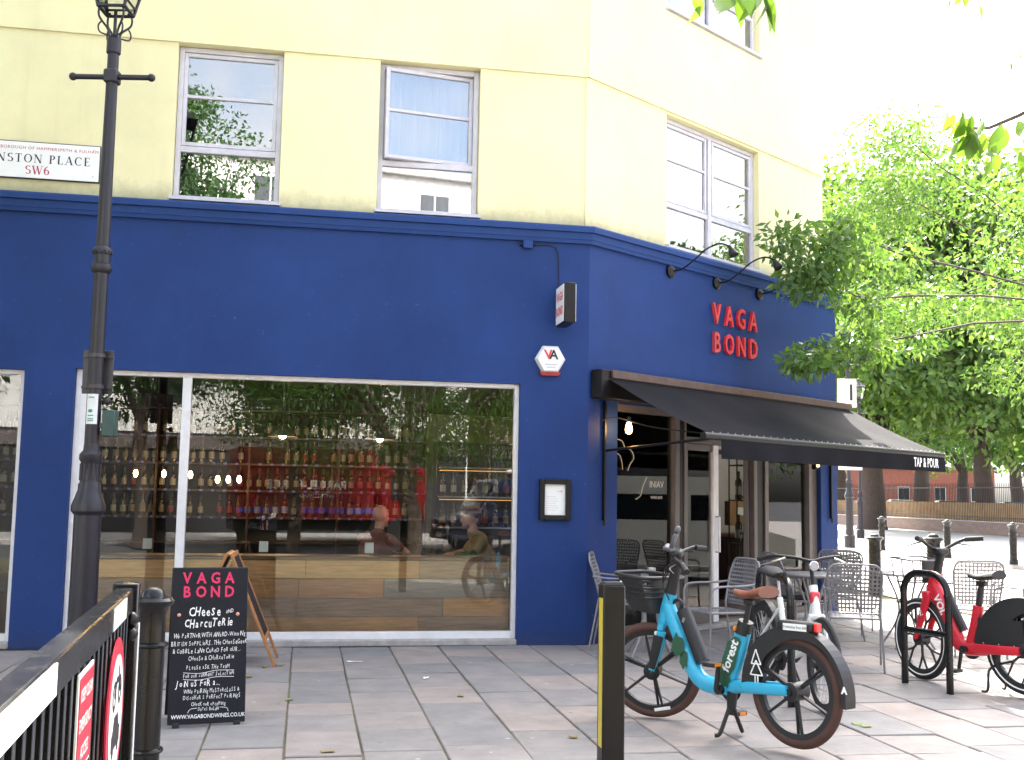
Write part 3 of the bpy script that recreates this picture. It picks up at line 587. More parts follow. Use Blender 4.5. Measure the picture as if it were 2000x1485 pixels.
# ------------------------------------------------------------------ street furniture on the near pavement
def lamp_post(name, label, base, H=5.6, lantern=True, group=None, plate=False):
    t = thing(name, label, 'lamp post', T(*base), group); f = H/5.6
    k = 2.97-.0
    prof = [(.14, 0), (.14, .30), (.104, .33), (.1, .9), (.1, 1.26), (.125, 1.29), (.125, 1.33), (.1, 1.40), (.083, 1.45), (.083, 1.49), (.072, 1.51), (.072, 1.66), (.085, 1.68), (.085, 1.72), (.06, 1.75), (.056, 1.80)]
    m = MB(); m.lathe([(r, z) for r, z in prof], 22); m.obj('base', 'lamp_paint', t)
    m = MB(); m.tube([(0, 0, 1.78), (0, 0, 3.22*f)], .055, 16); m.lathe([(.056, 3.12), (.075, 3.14), (.08, 3.16), (.075, 3.19), (.062, 3.2), (.062, 3.27), (.072, 3.275), (.072, 3.31), (.058, 3.33)], 20)
    m.tube([(0, 0, 3.2), (0, 0, 4.90)], [.052, .043], 16); m.obj('shaft', 'lamp_paint', t)
    m = MB()
    for q in range(14): a = 2*math.pi*q/14; m.ball((.07*math.cos(a), .07*math.sin(a), 3.292), .012, 6); m.tube([(.071*math.cos(a), .071*math.sin(a), 1.52), (.071*math.cos(a), .071*math.sin(a), 1.65)], .008, 6)
    m.obj('moulding', 'lamp_paint', t, kind='stuff')
    m = MB(); m.tube([(-.30, 0, 4.70), (.30, 0, 4.70)], [.022, .022], 10); m.ball((-.31, 0, 4.70), .032, 10); m.ball((.31, 0, 4.70), .032, 10); m.box(-.055, .055, -.055, .055, 4.645, 4.755, bv=.012); m.obj('ladder_bar', 'lamp_paint', t)
    m = MB(); m.lathe([(.047, 4.885), (.055, 4.895), (.055, 5.005), (.047, 5.015), (.035, 5.035)], 16); m.tube([(0, 0, 4.995), (0, 0, 5.245)], .014, 8); m.obj('collar', 'lamp_paint', t)
    m = MB()
    for q in range(4):
        a = rad(45+90*q); u = Vector((math.cos(a), math.sin(a), 0))
        m.tube(smooth_path([u*.04+Vector((0, 0, 4.995)), u*.055+Vector((0, 0, 5.075)), u*.13+Vector((0, 0, 5.155)), u*.135+Vector((0, 0, 5.225)), u*.10+Vector((0, 0, 5.255))], 4), .009, 6)
        m.tube(smooth_path([u*.05+Vector((0, 0, 5.030)), u*.12+Vector((0, 0, 5.035)), u*.135+Vector((0, 0, 5.085)), u*.105+Vector((0, 0, 5.135))], 4), .007, 6)
    m.obj('scroll', 'lamp_paint', t)
    m = MB(); z0, z1, r0, r1 = 5.245, 5.725, .105, .20
    c0 = [Vector((sx*r0, sy*r0, z0)) for sx, sy in ((-1, -1), (1, -1), (1, 1), (-1, 1))]; c1 = [Vector((sx*r1, sy*r1, z1)) for sx, sy in ((-1, -1), (1, -1), (1, 1), (-1, 1))]
    for i in range(4):
        j = (i+1) % 4; m.tube([c0[i], c1[i]], .014, 6); m.tube([c0[i], c0[j]], .014, 6); m.tube([c1[i], c1[j]], .016, 6); m.tube([c0[i].lerp(c1[i], .12), c0[j].lerp(c1[j], .12)], .010, 6)
    m.add([*c1, Vector((0, 0, 5.945))], [(0, 1, 4), (1, 2, 4), (2, 3, 4), (3, 0, 4)]); m.ball((0, 0, 5.985), .05, 8)
    ln = m.obj('lantern', 'lamp_paint', t)
    m = MB()
    for i in range(4):
        j = (i+1) % 4; m.add([c0[i], c0[j], c1[j], c1[i]], [(0, 1, 2, 3)])
    m.obj('lantern_glass', 'clear_glass', ln, smooth=False)
    return t
LP = at_depth(183, 800, 8.5)
lp = lamp_post('lamp_post', 'tall black iron lamp post with crossbar in front of shop window', (LP.x, LP.y, 0))
mat('sign_back', (.06, .055, .06), .5, .3, var=.2)
m = MB(); m.box(-.13, .106, .075, .083, 2.19, 2.53, bv=.003); m.box(-.13, .106, .06, .075, 2.23, 2.25); m.box(-.13, .106, .06, .075, 2.47, 2.49)
m.lathe([(.058, 2.225), (.064, 2.225), (.064, 2.255), (.058, 2.255)], 16); m.lathe([(.058, 2.465), (.064, 2.465), (.064, 2.495), (.058, 2.495)], 16); m.obj('sign_plate', 'sign_back', lp, label='back of a square sign plate clamped on the post')
mat('sticker', (.68, .72, .72), .5, var=.12); mat('green_print', (.05, .22, .20), .5)
m = MB()
for k in range(9):
    a0, a1 = rad(-130+k*10), rad(-120+k*10); m.add([(.0575*math.cos(a0), .0575*math.sin(a0), 1.95), (.0575*math.cos(a1), .0575*math.sin(a1), 1.95), (.0575*math.cos(a1), .0575*math.sin(a1), 2.18), (.0575*math.cos(a0), .0575*math.sin(a0), 2.18)], [(0, 1, 2, 3)])
m.obj('sticker', 'sticker', lp)
m = MB()
for z in (1.97, 1.985, 2.01, 2.15): 
    m.box(-.022, .022, -.0588, -.0582, z, z+.008)
m.ball((-.004, -.0584, 2.05), (.018, .001, .014), 8); m.obj('sticker_print', 'green_print', lp)
mat('green_box', (.02, .06, .055), .5, var=.2); m = MB(); m.box(.075, .175, -.03, .06, 1.86, 2.06, bv=.006); m.box(.05, .08, -.01, .02, 1.92, 1.96); m.obj('sensor_box', 'green_box', lp, label='small dark green box strapped to the post')
m = MB(); m.ball((.10, .0, 2.13), .03, 10); m.tube([(.05, 0, 2.13), (.10, 0, 2.13)], .012, 6); m.obj('sensor', 'black_plastic', lp)
# round-topped cast bollards
def bollard(name, label, base, H=1.0, r=.066, group=None, c=None):
    if c: return dup(c, T(*base) @ Matrix.Diagonal((r/.066, r/.066, H, 1)), label, group)
    t = thing(name, label, 'bollard', T(*base) @ Matrix.Diagonal((r/.066, r/.066, H, 1)), group)
    MB().lathe([(.082, 0), (.082, .10), (.07, .13), (.066, .16), (.066, .80)], 24, cap=False).obj('shaft', 'gloss_black', t)
    for z in (.22, .72): MB().lathe([(.066, z-.014), (.080, z-.008), (.083, z), (.080, z+.008), (.066, z+.014)], 24, cap=False).obj('ring', 'gloss_black', t)
    MB().lathe([(.066, .80), (.066, .86), (.075, .895), (.098, .915), (.101, .93), (.09, .944), (.058, .950), (.054, .962), (.045, .982), (.028, .995), (.003, 1.0)], 24, cap=False).obj('cap', 'gloss_black', t)
    return t
BP = at_depth(300, 1145, 5.5)
bol = bollard('bollard', 'glossy black ringed bollard beside the blackboard and gate', (BP.x, BP.y, 0), 1.0, .066)
for k, (px, py, Y, hh, lb) in enumerate([(1708, 1042, 17.8, 1.0, 'black bollard on the near kerb beside the blue pier'), (1823, 1042, 15.9, 1.0, 'black bollard standing behind the red bicycle handlebar')]):
    p = at_depth(px, py, Y); bollard('bollard', lb, (p.x, p.y, 0), p.z, .095, 'bollards along the side road', bol)
for px, py, lb in ((1723, 1075, 'slim far bollard across the road next to the lamp post'), (1851, 1090, 'slim far bollard across the road below the white notice'), (1980, 1103, 'slim far bollard across the road below the tree trunks')):
    p = ground(px, py); bollard('bollard', lb, (p.x, p.y, 0), 1.0, .085, 'bollards along the side road', bol)
# square marker post with a yellow strip
PP = at_depth(1195, 1140, 5.4)
sp = thing('marker_post', 'square black marker post with yellow side strip in front of blue bicycle', 'post', T(PP.x, PP.y, 0) @ RZ(rad(9)))
hw = .054
m = MB(); m.box(-hw, hw, -hw, hw, -.02, 1.052, bv=.006); m.obj('post', 'gloss_black' if 0 else 'black_metal', sp)
m = MB(); m.add([(-hw*.93, -hw*.93, 1.053), (hw*.93, -hw*.93, 1.053), (hw*.93, hw*.93, 1.053), (-hw*.93, hw*.93, 1.053), (-hw*.75, -hw*.75, 1.066), (hw*.75, -hw*.75, 1.066), (hw*.75, hw*.75, 1.066), (-hw*.75, hw*.75, 1.066)], [(0, 1, 5, 4), (1, 2, 6, 5), (2, 3, 7, 6), (3, 0, 4, 7), (4, 5, 6, 7)]); m.obj('cap', 'black_metal', sp)
mat('yellow_strip', (.55, .43, .03), .4, var=.15); MB().box(-hw-.003, -hw+.001, -.045, .02, .30, .99, bv=.001).obj('reflective_strip', 'yellow_strip', sp)
# ------------------------------------------------------------------ railing gate in the left foreground
g1 = Vector((*at_depth(246, 1140, 4.5).xy, 0)); g0 = Vector((-.895, 1.85, 0)); gl_ = (g1-g0).length; ga = math.atan2((g1-g0).y, (g1-g0).x)
gt = thing('railing_gate', 'black metal barrier gate with white strips and a red edged round sign', 'gate', T(*g0) @ RZ(ga))
MB().box(gl_-.005, gl_+.095, -.05, .05, 0, 1.095, bv=.006).obj('hinge_post', 'gloss_black', gt)
MB().box(gl_+.04, gl_+.0955, -.0535, -.0505, .1, .93).obj('reflective_strip', 'white_paint', gt)
MB().box(-.8, gl_-.03, -.035, .035, .985, 1.08, bv=.006).obj('top_rail', 'gloss_black', gt)
MB().box(-.8, gl_-.03, -.03, .03, .10, .17, bv=.006).obj('bottom_rail', 'gloss_black', gt)
bar = MB().box(-.014, .014, -.021, .021, .17, .986, bv=.003).mesh('bar', 'gloss_black')
x = -.7
while x < gl_-.06:
    o = bpy.data.objects.new('bar', bar); COL.objects.link(o); o.parent = gt; o.location = (x, 0, 0); x += .112
mat('strip_white', (.78, .78, .76), .4, var=.1, vscale=20)
for a, b in ((-.2, .80), (1.98, 2.40)): MB().box(a, b, -.0385, -.0355, .995, 1.07, bv=.0005).obj('reflective_strip', 'strip_white', gt)
for z in (.96, .90): MB().ball((gl_-.035, -.03, z), .03, 10).obj('hinge_knuckle', 'gloss_black', gt)
mat('sign_red', (.52, .02, .05), .4, var=.12, vscale=10)
rp = MB().box(1.24, 1.54, -.032, -.026, .69, .97, bv=.001).obj('notice_plate', 'pure_white', gt, label='red rectangular keep clear notice'); MB().box(1.252, 1.528, -.0345, -.0325, .702, .958).obj('notice_face', 'sign_red', rp)
m = MB()
for k, wd in enumerate(('KEEP CLEAR', 'EMERGENCY', 'ACCESS')): MB().text(wd, .052, T(1.39, -.0352, .905-k*.08) @ UPRIGHT, ext=.0004, xs=.85).obj('lettering', 'pure_white', rp, smooth=False)
SR = .265
rd = MB(T(2.22, -.030, .68) @ UPRIGHT).lathe([(SR, -.002), (SR, .004)], 48).obj('round_sign', 'sign_red', gt, label='round red edged sign plate fixed to the bars')
MB(T(2.22, -.0345, .68) @ UPRIGHT).lathe([(SR*.78, 0), (SR*.78, .0015)], 48).obj('sign_face', 'pure_white', rd)
SG = T(2.22, -.0368, .68)
m = MB(SG); m.ring(.042, .011, 20, 5, M=T(-.085, 0, .075), sq=.1); m.ring(.042, .011, 20, 5, M=T(.085, 0, .075), sq=.1); m.tube([(-.085, 0, .075), (-.03, 0, .12), (.05, 0, .12), (.085, 0, .075)], .013, 6, sy=.2); m.tube([(.05, 0, .12), (.035, 0, .165)], .008, 6, sy=.2); m.obj('motorcycle_symbol', 'print_black', rd, kind='stuff', smooth=False)
m = MB(SG @ UPRIGHT); m.prism([(-.12, -.11), (.12, -.11), (.125, -.06), (.085, -.045), (.05, .0), (-.055, .0), (-.09, -.045), (-.125, -.06)], 0, .0008); m.prism([(.04+.022*math.cos(.5*k)+.035, -.115+.022*math.sin(.5*k)) for k in range(13)][:12], 0, .001); m.prism([(-.075+.022*math.cos(.5*k), -.115+.022*math.sin(.5*k)) for k in range(12)], 0, .001); m.obj('car_symbol', 'print_black', rd, kind='stuff', smooth=False)
# ------------------------------------------------------------------ pavement boards
mat('chalkboard', (.010, .010, .016), .6, var=.3, vscale=7, spec=.25); mat('chalk_white', (.78, .78, .76), .7); mat('chalk_red', (.60, .02, .10), .6)
pl, pr = ground(326, 1424), ground(478, 1416)
ba = math.atan2((pr-pl).y, (pr-pl).x); bw = (pr-pl).length; bh = .96; lean = rad(9)
ab = thing('sandwich_board', 'black chalkboard sandwich board lettered VAGA BOND cheese and charcuterie', 'sign', T(*((pl+pr)/2).xy, 0) @ RZ(ba))
BF = T(0, 0, .02) @ RX(-lean)                                # front leaf leans back
MB(BF).box(-bw/2, bw/2, 0, .016, 0, bh, bv=.003).obj('front_board', 'chalkboard', ab); 
BK = T(0, .36, .02) @ RX(lean); MB(BK).box(-bw/2, bw/2, -.016, 0, 0, bh, bv=.003).obj('back_board', 'chalkboard', ab)
for x in (-bw/2+.03, bw/2-.07): MB().box(x, x+.04, -.005, .03, 0, .03, bv=.004).obj('foot', 'rubber', ab)
mat('copper', (.62, .32, .22), .4, .6)
for x in (-.40, .37): MB(BF).ball((x*bw, -.004, .665), (.012, .006, .012), 10).obj('bolt', 'copper', ab)
m = MB(BF)
for r, wd in enumerate(('VAGA', 'BOND')):
    for k, ch in enumerate(wd): m.text(ch, .098, T(-.145+k*.088, -.0008, .893-r*.087) @ UPRIGHT, ext=.0004, off=.0025, xs=.85)
m.obj('lettering', 'chalk_red', ab, kind='stuff', smooth=False)
m = MB(BF); rr = random.Random(5)
def hand(line, x, z, size, wgt=0., slope=.0, xs=.8, sp=.86):
    xs *= .80
    tot = 0; pos = []
    for ch in line:
        wd = size*(.30 if ch in "iIl.,' " else .52 if ch.islower() else .60)*xs*sp/.7; pos.append(tot); tot += wd
    for ch, p in zip(line, pos):
        if ch == ' ': continue
        sz = size*rr.uniform(.88, 1.14); m.text(ch, sz, T(x-tot/2+p+size*.25*xs, -.0008, z+rr.uniform(-.05, .05)*size+slope*(p-tot/2)) @ UPRIGHT @ RZ(rr.uniform(-.08, .10)), ext=.0003, off=wgt, xs=xs*rr.uniform(.9, 1.1), shear=.12)
hand('CHeeSe', -.025, .682, .074, .0012, .03); hand('aND', .125, .686, .036, .0, .03); hand('CHarcuTeRie', .0, .612, .070, .0012, .03, .74)
hand('We PaRTNeR WiTH AWaRD-WinniNg', .01, .538, .040, 0, .02, .74); hand('BRiTiSH SuPPLieRS. THe CHeeSeGeeK', .005, .490, .040, 0, .02, .70); hand('& CoBBLe LaNe CuReD FoR oUR..', -.01, .444, .040, 0, .02, .72); hand('CHeeSe & CHaRcuTeRie', .02, .398, .038, 0, .02, .72)
hand('PLeaSe aSK THe TeaM', .0, .342, .038, 0, .02, .72); hand('FoR ouR cuRReNT SeLecTioN', .005, .296, .034, 0, .05, .72); hand('JoiN uS FoR a..', -.06, .244, .052, .0008, .02, .76)
hand('WiNe PaiRiNg MaSTeRcLaSS &', .03, .198, .036, 0, .02, .72); hand('DiScoVeR 5 PeRFecT PaiRiNgS', .03, .160, .036, 0, .02, .72); hand('CHecK ouR uPcoMiNg', .01, .118, .032, 0, .0, .72); hand('DaTeS BeLoW', .01, .088, .030, 0, 0, .72)
m.text('WWW.VAGABONDWINES.CO.UK', .034, T(.01, -.0008, .045) @ UPRIGHT, ext=.0003, off=.0004, xs=.86)
for z0_, s_ in ((.316, 1), (.276, 1)): m.tube(smooth_path([(-.15, -.001, z0_-.005), (-.05, -.001, z0_-.012), (.05, -.001, z0_+.004), (.16, -.001, z0_+.002)], 4), .0016, 5)
m.tube(smooth_path([(-.06, -.001, .095), (-.10, -.001, .09), (-.115, -.001, .068)], 4), .0016, 5); m.tube(smooth_path([(.08, -.001, .095), (.12, -.001, .09), (.13, -.001, .068)], 4), .0016, 5)
m.obj('handwriting', 'chalk_white', ab, kind='stuff', smooth=False)
# timber A-frame board seen edge on
fo = ground(521, 1300); tp = at_depth(453, 1078, fo.y+.14)
wa = thing('sandwich_board', 'wooden framed A-board standing edge on by the shop window', 'sign', T(tp.x, tp.y, 0) @ RZ(rad(99)))
HT = tp.z
ft = Vector((fo.x-tp.x, fo.y-tp.y)); sprd = ft.length
for sd in (-1, 1):
    L_ = math.hypot(HT, sprd); th = math.atan2(sprd, HT); Mx = T(0, sd*.014, HT) @ RX(sd*th if 0 else (th if sd < 0 else -th) * -1)
    Mx = T(0, sd*.016, HT) @ RX(sd*th)
    for x in (-.28, .245): MB(Mx).box(x, x+.035, -.012, .012, -L_, .0, bv=.004).obj('leg', 'board_wood', wa)
    MB(Mx).box(-.245, .245, -.012, .012, -.04, 0, bv=.004).obj('rail', 'board_wood', wa); MB(Mx).box(-.245, .245, -.012, .012, -L_+.22, -L_+.26, bv=.004).obj('rail', 'board_wood', wa)
    MB(Mx).box(-.245, .245, -.005, .005, -L_+.26, -.04).obj('chalk_panel', 'chalkboard', wa)
MB().tube([(-.25, 0, HT-.012), (.25, 0, HT-.012)], .008, 8).obj('hinge', 'brass', wa)
# ------------------------------------------------------------------ cycle stands
def hoop(label, a, b, H, cross):
    c = (a+b)/2; d = (b-a); t = thing('cycle_stand', label, 'cycle stand', T(c.x, c.y, 0) @ RZ(math.atan2(d.y, d.x)), 'hoop cycle stands'); L2 = d.length/2; r = .17 if L2 > .2 else .12
    pts = [(-L2, 0, -.02), (-L2, 0, H-r)]+[(-L2+r-r*math.cos(rad(q)), 0, H-r+r*math.sin(rad(q))) for q in (15, 30, 45, 60, 75, 90)]+[(L2-r+r*math.sin(rad(q)), 0, H-r+r*math.cos(rad(q))) for q in (0, 15, 30, 45, 60, 75, 90)]+[(L2, 0, -.02)]
    m = MB(); m.tube(pts, .028, 12); m.obj('hoop', 'gloss_black', t)
    if cross: MB().tube([(-L2, 0, cross), (L2, 0, cross)], .024, 10).obj('crossbar', 'gloss_black', t)
hoop('black hoop stand with crossbar in front of the red bicycle', ground(1768, 1335), ground(1856, 1355), .90, .44)
hoop('black hoop stand behind the blue bicycle', ground(1546, 1381), ground(1482, 1318), .88, None)
# ------------------------------------------------------------------ bicycles
mat('tyre_brown', (.075, .032, .022), .7, var=.2, vscale=20); mat('bike_blue', (.03, .40, .62), .35, coat=.3, var=.06, vscale=4)
mat('bike_red', (.62, .012, .03), .32, coat=.3, var=.06, vscale=4); mat('bike_white', (.72, .72, .70), .35, coat=.2); mat('saddle_brown', (.16, .05, .028), .38, var=.2)
mat('camo_green', (.022, .085, .045), .4); mat('amber', (.8, .25, .01), .3); mat('tail_red', (.7, .02, .02), .25); mat('reflector', (.85, .85, .85), .15); mat('tyre_stripe', (.85, .85, .84), .4)
mat('tube_grey', (.10, .10, .115), .4, .3)
def wheel(t, cx, cz, R, M, spokes='double', tyre='rubber', stripe=False, hubw=.05, fat=.030, rimd=.045):
    W = M @ T(cx, 0, cz)
    m = MB(W); m.ring(R-fat, fat, 56, 10, sq=.9); w_ = m.obj('wheel', tyre, t)
    if stripe:
        for sd in (-1, 1): MB(W @ T(0, sd*fat*.80, 0)).ring(R-fat*1.35, .007, 56, 4, sq=.5).obj('reflective_band', 'tyre_stripe', w_)
    m = MB(W)
    Ri = R-fat*1.75
    n = 56; prof = [(Ri+.008, -.018), (Ri+.008, .018), (Ri-rimd+.012, .014), (Ri-rimd+.012, -.014)]
    vs = []; fs = []
    for i in range(n):
        a = 2*math.pi*i/n
        for r_, y_ in prof: vs.append((r_*math.cos(a), y_, r_*math.sin(a)))
    for i in range(n):
        for k in range(4): fs.append((i*4+k, i*4+(k+1) % 4, ((i+1) % n)*4+(k+1) % 4, ((i+1) % n)*4+k))
    m.add(vs, fs); m.obj('rim', 'black_plastic', w_, ang=30)
    m = MB(W); m.lathe([(.022, -hubw-.02), (.022, -hubw), (.055, -hubw+.005), (.055, hubw-.005), (.022, hubw), (.022, hubw+.02)], 18, M=RX(rad(90))); m.obj('hub', 'black_plastic', w_)
    sp = []
    if spokes == 'double':
        for k in range(6):
            a = rad(25+60*k)
            if k % 2 == 0: sp += [(a-.055, a-.0, .030), (a+.055, a+.0, .030)]
            else: sp += [(a, a, .042)]
        for a0, a1, wd in sp:
            d = Vector((math.cos(a0), 0, math.sin(a0))); off = Vector((-math.sin(a0), 0, math.cos(a0)))
            MB(W).tube([d*.045+Vector((0, 0, 0)), d*(Ri-rimd+.018)], [.011, .0085], 6, sy=1.3).obj('spoke', 'black_plastic', w_)
    elif spokes == 'split':
        for k in range(7):
            a = 2*math.pi*k/7+.2; d = Vector((math.cos(a), 0, math.sin(a)))
            MB(W).tube([d*.045, d*.15], .011, 6).obj('spoke', 'black_plastic', w_)
            for s_ in (-1, 1):
                b = a+s_*.20; e = Vector((math.cos(b), 0, math.sin(b)))*(Ri-rimd+.018); MB(W).tube([d*.14, e], [.010, .008], 6).obj('spoke', 'black_plastic', w_)
    else:
        q = MB(W)
        for k in range(28):
            a = 2*math.pi*k/28; b = a+(.5 if k % 2 else -.5); q.tube([(.028*math.cos(b), .03*(-1)**(k//2), .028*math.sin(b)), ((Ri-.03)*math.cos(a), 0, (Ri-.03)*math.sin(a))], .0016, 4)
        q.obj('spokes', 'steel', w_, kind='stuff')
    return w_
def blob(m, cx, cz, r, seed, M, y, asp=1.0):
    q = random.Random(seed); n = 14; pts = [(cx+math.cos(2*math.pi*k/n)*r*q.uniform(.62, 1.25), y, cz+math.sin(2*math.pi*k/n)*r*asp*q.uniform(.62, 1.25)) for k in range(n)]
    m.add([(cx, y, cz)]+pts, [(0, k+1, (k+1) % n+1) for k in range(n)], M)
def saddle(t, x, z, mt, M=Matrix.Identity(4)):
    m = MB(M); secs = []
    for k in range(9):
        u = k/8; xx = x-.135+u*.27; hw_ = .078*(1-u)**.55*(1-.2*u)+.020; hz = .020+.018*(1-u); zz = z+.012*math.cos(u*5)
        ring_ = []
        for j in range(14):
            a = 2*math.pi*j/14; ring_.append((xx, hw_*math.cos(a), zz+hz*math.sin(a)*(1.15 if math.sin(a) > 0 else .8)))
        secs.append(ring_)
    vs = [p for r_ in secs for p in r_]; fs = [(i*14+j, i*14+(j+1) % 14, (i+1)*14+(j+1) % 14, (i+1)*14+j) for i in range(8) for j in range(14)]+[tuple(range(13, -1, -1)), tuple(8*14+j for j in range(14))]
    m.add(vs, fs); return m.obj('saddle', mt, t, ang=60)
def oval(m, pts, rw, rh):                                   # tube whose section is wider in the bike's plane
    P = smooth_path(pts, 5); n = 14; N_ = len(P); vs = []; fs = []
    RW = rw if isinstance(rw, list) else [rw]*len(pts); RH = rh if isinstance(rh, list) else [rh]*len(pts)
    for i, p in enumerate(P):
        f_ = i/(N_-1)*(len(pts)-1); j = min(int(f_), len(pts)-2); q = f_-j; a_, b_ = RW[j]*(1-q)+RW[j+1]*q, RH[j]*(1-q)+RH[j+1]*q
        tg = (P[min(i+1, N_-1)]-P[max(i-1, 0)]).normalized(); up = Vector((-tg.z, 0, tg.x))
        for k in range(n):
            a = 2*math.pi*k/n; ca, sa = math.cos(a), math.sin(a); ca = math.copysign(abs(ca)**.75, ca); sa = math.copysign(abs(sa)**.75, sa)
            vs.append(p+Vector((0, a_*ca, 0))+up*b_*sa)
    for i in range(N_-1):
        for k in range(n): fs.append((i*n+k, i*n+(k+1) % n, (i+1)*n+(k+1) % n, (i+1)*n+k))
    fs += [tuple(range(n-1, -1, -1)), tuple((N_-1)*n+k for k in range(n))]; return m.add(vs, fs)
def crank_set(t, x, z, arm_ang, M=Matrix.Identity(4), amber=True):
    m = MB(M); m.lathe([(.03, -.07), (.03, .07)], 14, M=T(x, 0, z) @ RX(rad(90))); m.lathe([(.085, .05), (.085, .055)], 26, M=T(x, 0, z) @ RX(rad(90))); cs = m.obj('crank_axle', 'black_plastic', t)
    for sd, a in ((1, arm_ang), (-1, arm_ang+math.pi)):
        e = Vector((x+.165*math.cos(a), sd*.085, z+.165*math.sin(a))); MB(M).tube([(x, sd*.08, z), e], [.017, .013], 8).obj('crank_arm', 'black_plastic', t)
        p = MB(M).box(e.x-.045, e.x+.045, min(e.y+sd*.01, e.y+sd*.10), max(e.y+sd*.01, e.y+sd*.10), e.z-.013, e.z+.013, bv=.004).obj('pedal', 'black_plastic', t)
        if amber:
            for xx in (-.046, .046): MB(M).box(e.x+xx-.003, e.x+xx+.003, e.y+sd*.055-.028, e.y+sd*.055+.028, e.z-.009, e.z+.009).obj('reflector', 'amber', p)
def bike_matrix(rear, front, wb, lift=0.):
    d = Vector((front.x-rear.x, front.y-rear.y)); a = math.atan2(d.y, d.x)
    return T(front.x, front.y, 0) @ RZ(a) @ RY(math.asin(lift/wb)) @ T(-wb, 0, 0)
WB_, R_ = 1.16, .325
# ---- blue shared e-bike (local: rear hub at x=0, front hub at x=WB, +y is the bike's left side)
rear_b, front_b = at_depth(1558, 1380, 6.62), at_depth(1277, 1380, 7.56)
wb = (Vector(front_b.xy)-Vector(rear_b.xy)).length
print('blue wheelbase', wb)
bb = thing('shared_bicycle', 'bright blue shared e-bike with green patches and brown saddle behind the black post', 'bicycle', bike_matrix(rear_b, front_b, wb, .034))
WB_ = wb; hx = WB_-.195
ST = T(WB_-.19, 0, .82) @ RY(rad(-21)) @ RZ(rad(34)) @ RY(rad(21)) @ T(-(WB_-.19), 0, -.82)   # steering turned to the left
wheel(bb, 0, R_, R_, Matrix.Identity(4), 'double', 'tyre_brown', hubw=.065); fw = wheel(bb, WB_, R_, R_, ST, 'double', 'tyre_brown')
m = MB(); oval(m, [(hx+.012, 0, .845), (hx+.05, 0, .74), (hx+.09, 0, .645)], [.030, .034, .032], [.040, .048, .040]); oval(m, [(hx+.045, 0, .76), (hx-.06, 0, .56), (hx-.17, 0, .375), (hx-.27, 0, .295), (hx-.42, 0, .285)], [.036, .038, .040, .042, .042], [.048, .050, .054, .052, .050])
oval(m, [(.56, 0, .265), (.47, 0, .44), (.385, 0, .64)], [.036, .034, .030], [.062, .060, .052]); oval(m, [(.62, .0, .285), (.45, .0, .30), (.3, .045, .315), (.0, .085, .335)], [.042, .040, .020, .016], [.050, .042, .036, .030]); oval(m, [(.45, .0, .30), (.3, -.045, .315), (.0, -.085, .335)], [.030, .020, .016], [.040, .034, .028])
fr = m.obj('frame', 'bike_blue', bb, ang=60)
m = MB()
for cx, cz, r_, sd, asp in ((hx-.075, .505, .060, 3, 1.35), (hx-.13, .43, .05, 8, 1.2), (.515, .335, .052, 5, 1.), (.34, .312, .035, 6, .6)): 
    y_ = .0425 if cx > .36 else .052
    m = MB(); blob(m, cx, cz, r_, sd, None, y_, asp); m.obj('green_patch', 'camo_green', bb, smooth=False)
def on_seat_tube(lx, lz, y): # coordinates along the seat tube
    ax = Vector((.385-.56, 0, .64-.265)).normalized(); px_ = Vector((ax.z, 0, -ax.x)); o_ = Vector((.47, 0, .455)); return o_+ax*lz+px_*lx+Vector((0, y, 0))
ax = Vector((.385-.56, 0, .64-.265)).normalized()
MS = Matrix(((-ax.x*-1, -ax.z*1, 0, .474), (0, 0, 1, .0405), (ax.z, ax.x*1, 0, .455), (0, 0, 0, 1)))
# basis: local x runs up the tube, local y towards the front, local z out to the left
lx_ = ax; lz_ = Vector((0, 1, 0)); ly_ = lz_.cross(lx_)
MS = Matrix(((lx_.x, ly_.x, lz_.x, .474), (lx_.y, ly_.y, lz_.y, .0395), (lx_.z, ly_.z, lz_.z, .468), (0, 0, 0, 1)))
m = MB(MS); n = 18; q = random.Random(4); pts = [(math.cos(2*math.pi*k/n)*.165*q.uniform(.85, 1.1), math.sin(2*math.pi*k/n)*.058*q.uniform(.8, 1.15), 0) for k in range(n)]; m.add([(0, 0, 0)]+pts, [(0, k+1, (k+1) % n+1) for k in range(n)]); m.obj('green_patch', 'camo_green', bb, smooth=False)
m = MB(MS); m.text('forest', .088, T(.022, 0, .0015), ext=.0008, off=.002); m.obj('lettering', 'pure_white', bb, smooth=False)
m = MB(); m.tube([(.393, 0, .625), (.365, 0, .70)], [.052, .046], 14); m.tube([(.37, 0, .69), (.335, 0, .82)], .017, 10); m.box(.30, .37, -.02, .02, .80, .835, bv=.006); m.obj('seat_post', 'black_plastic', bb)
saddle(bb, .315, .868, 'saddle_brown')
m = MB(); oval(m, [(hx-.035, 0, .70), (hx-.11, 0, .56), (hx-.20, 0, .385)], .040, .046); bat = m.obj('battery', 'black_plastic', bb)
bat.location = (-.058, 0, .035); 
m = MB(T(-.058, 0, .035)); m.text('lllll', .03, T(hx-.075, .0415, .64) @ RZ(rad(180)) @ UPRIGHT @ RZ(rad(60)), ext=.0005); m.obj('battery_print', 'grey_print', bb, smooth=False)
MB().tube(smooth_path([(hx-.06, 0, .73), (hx-.085, 0, .775), (hx-.05, 0, .80), (hx+.0, 0, .775)], 4), .012, 8).obj('battery_handle', 'black_plastic', bb)
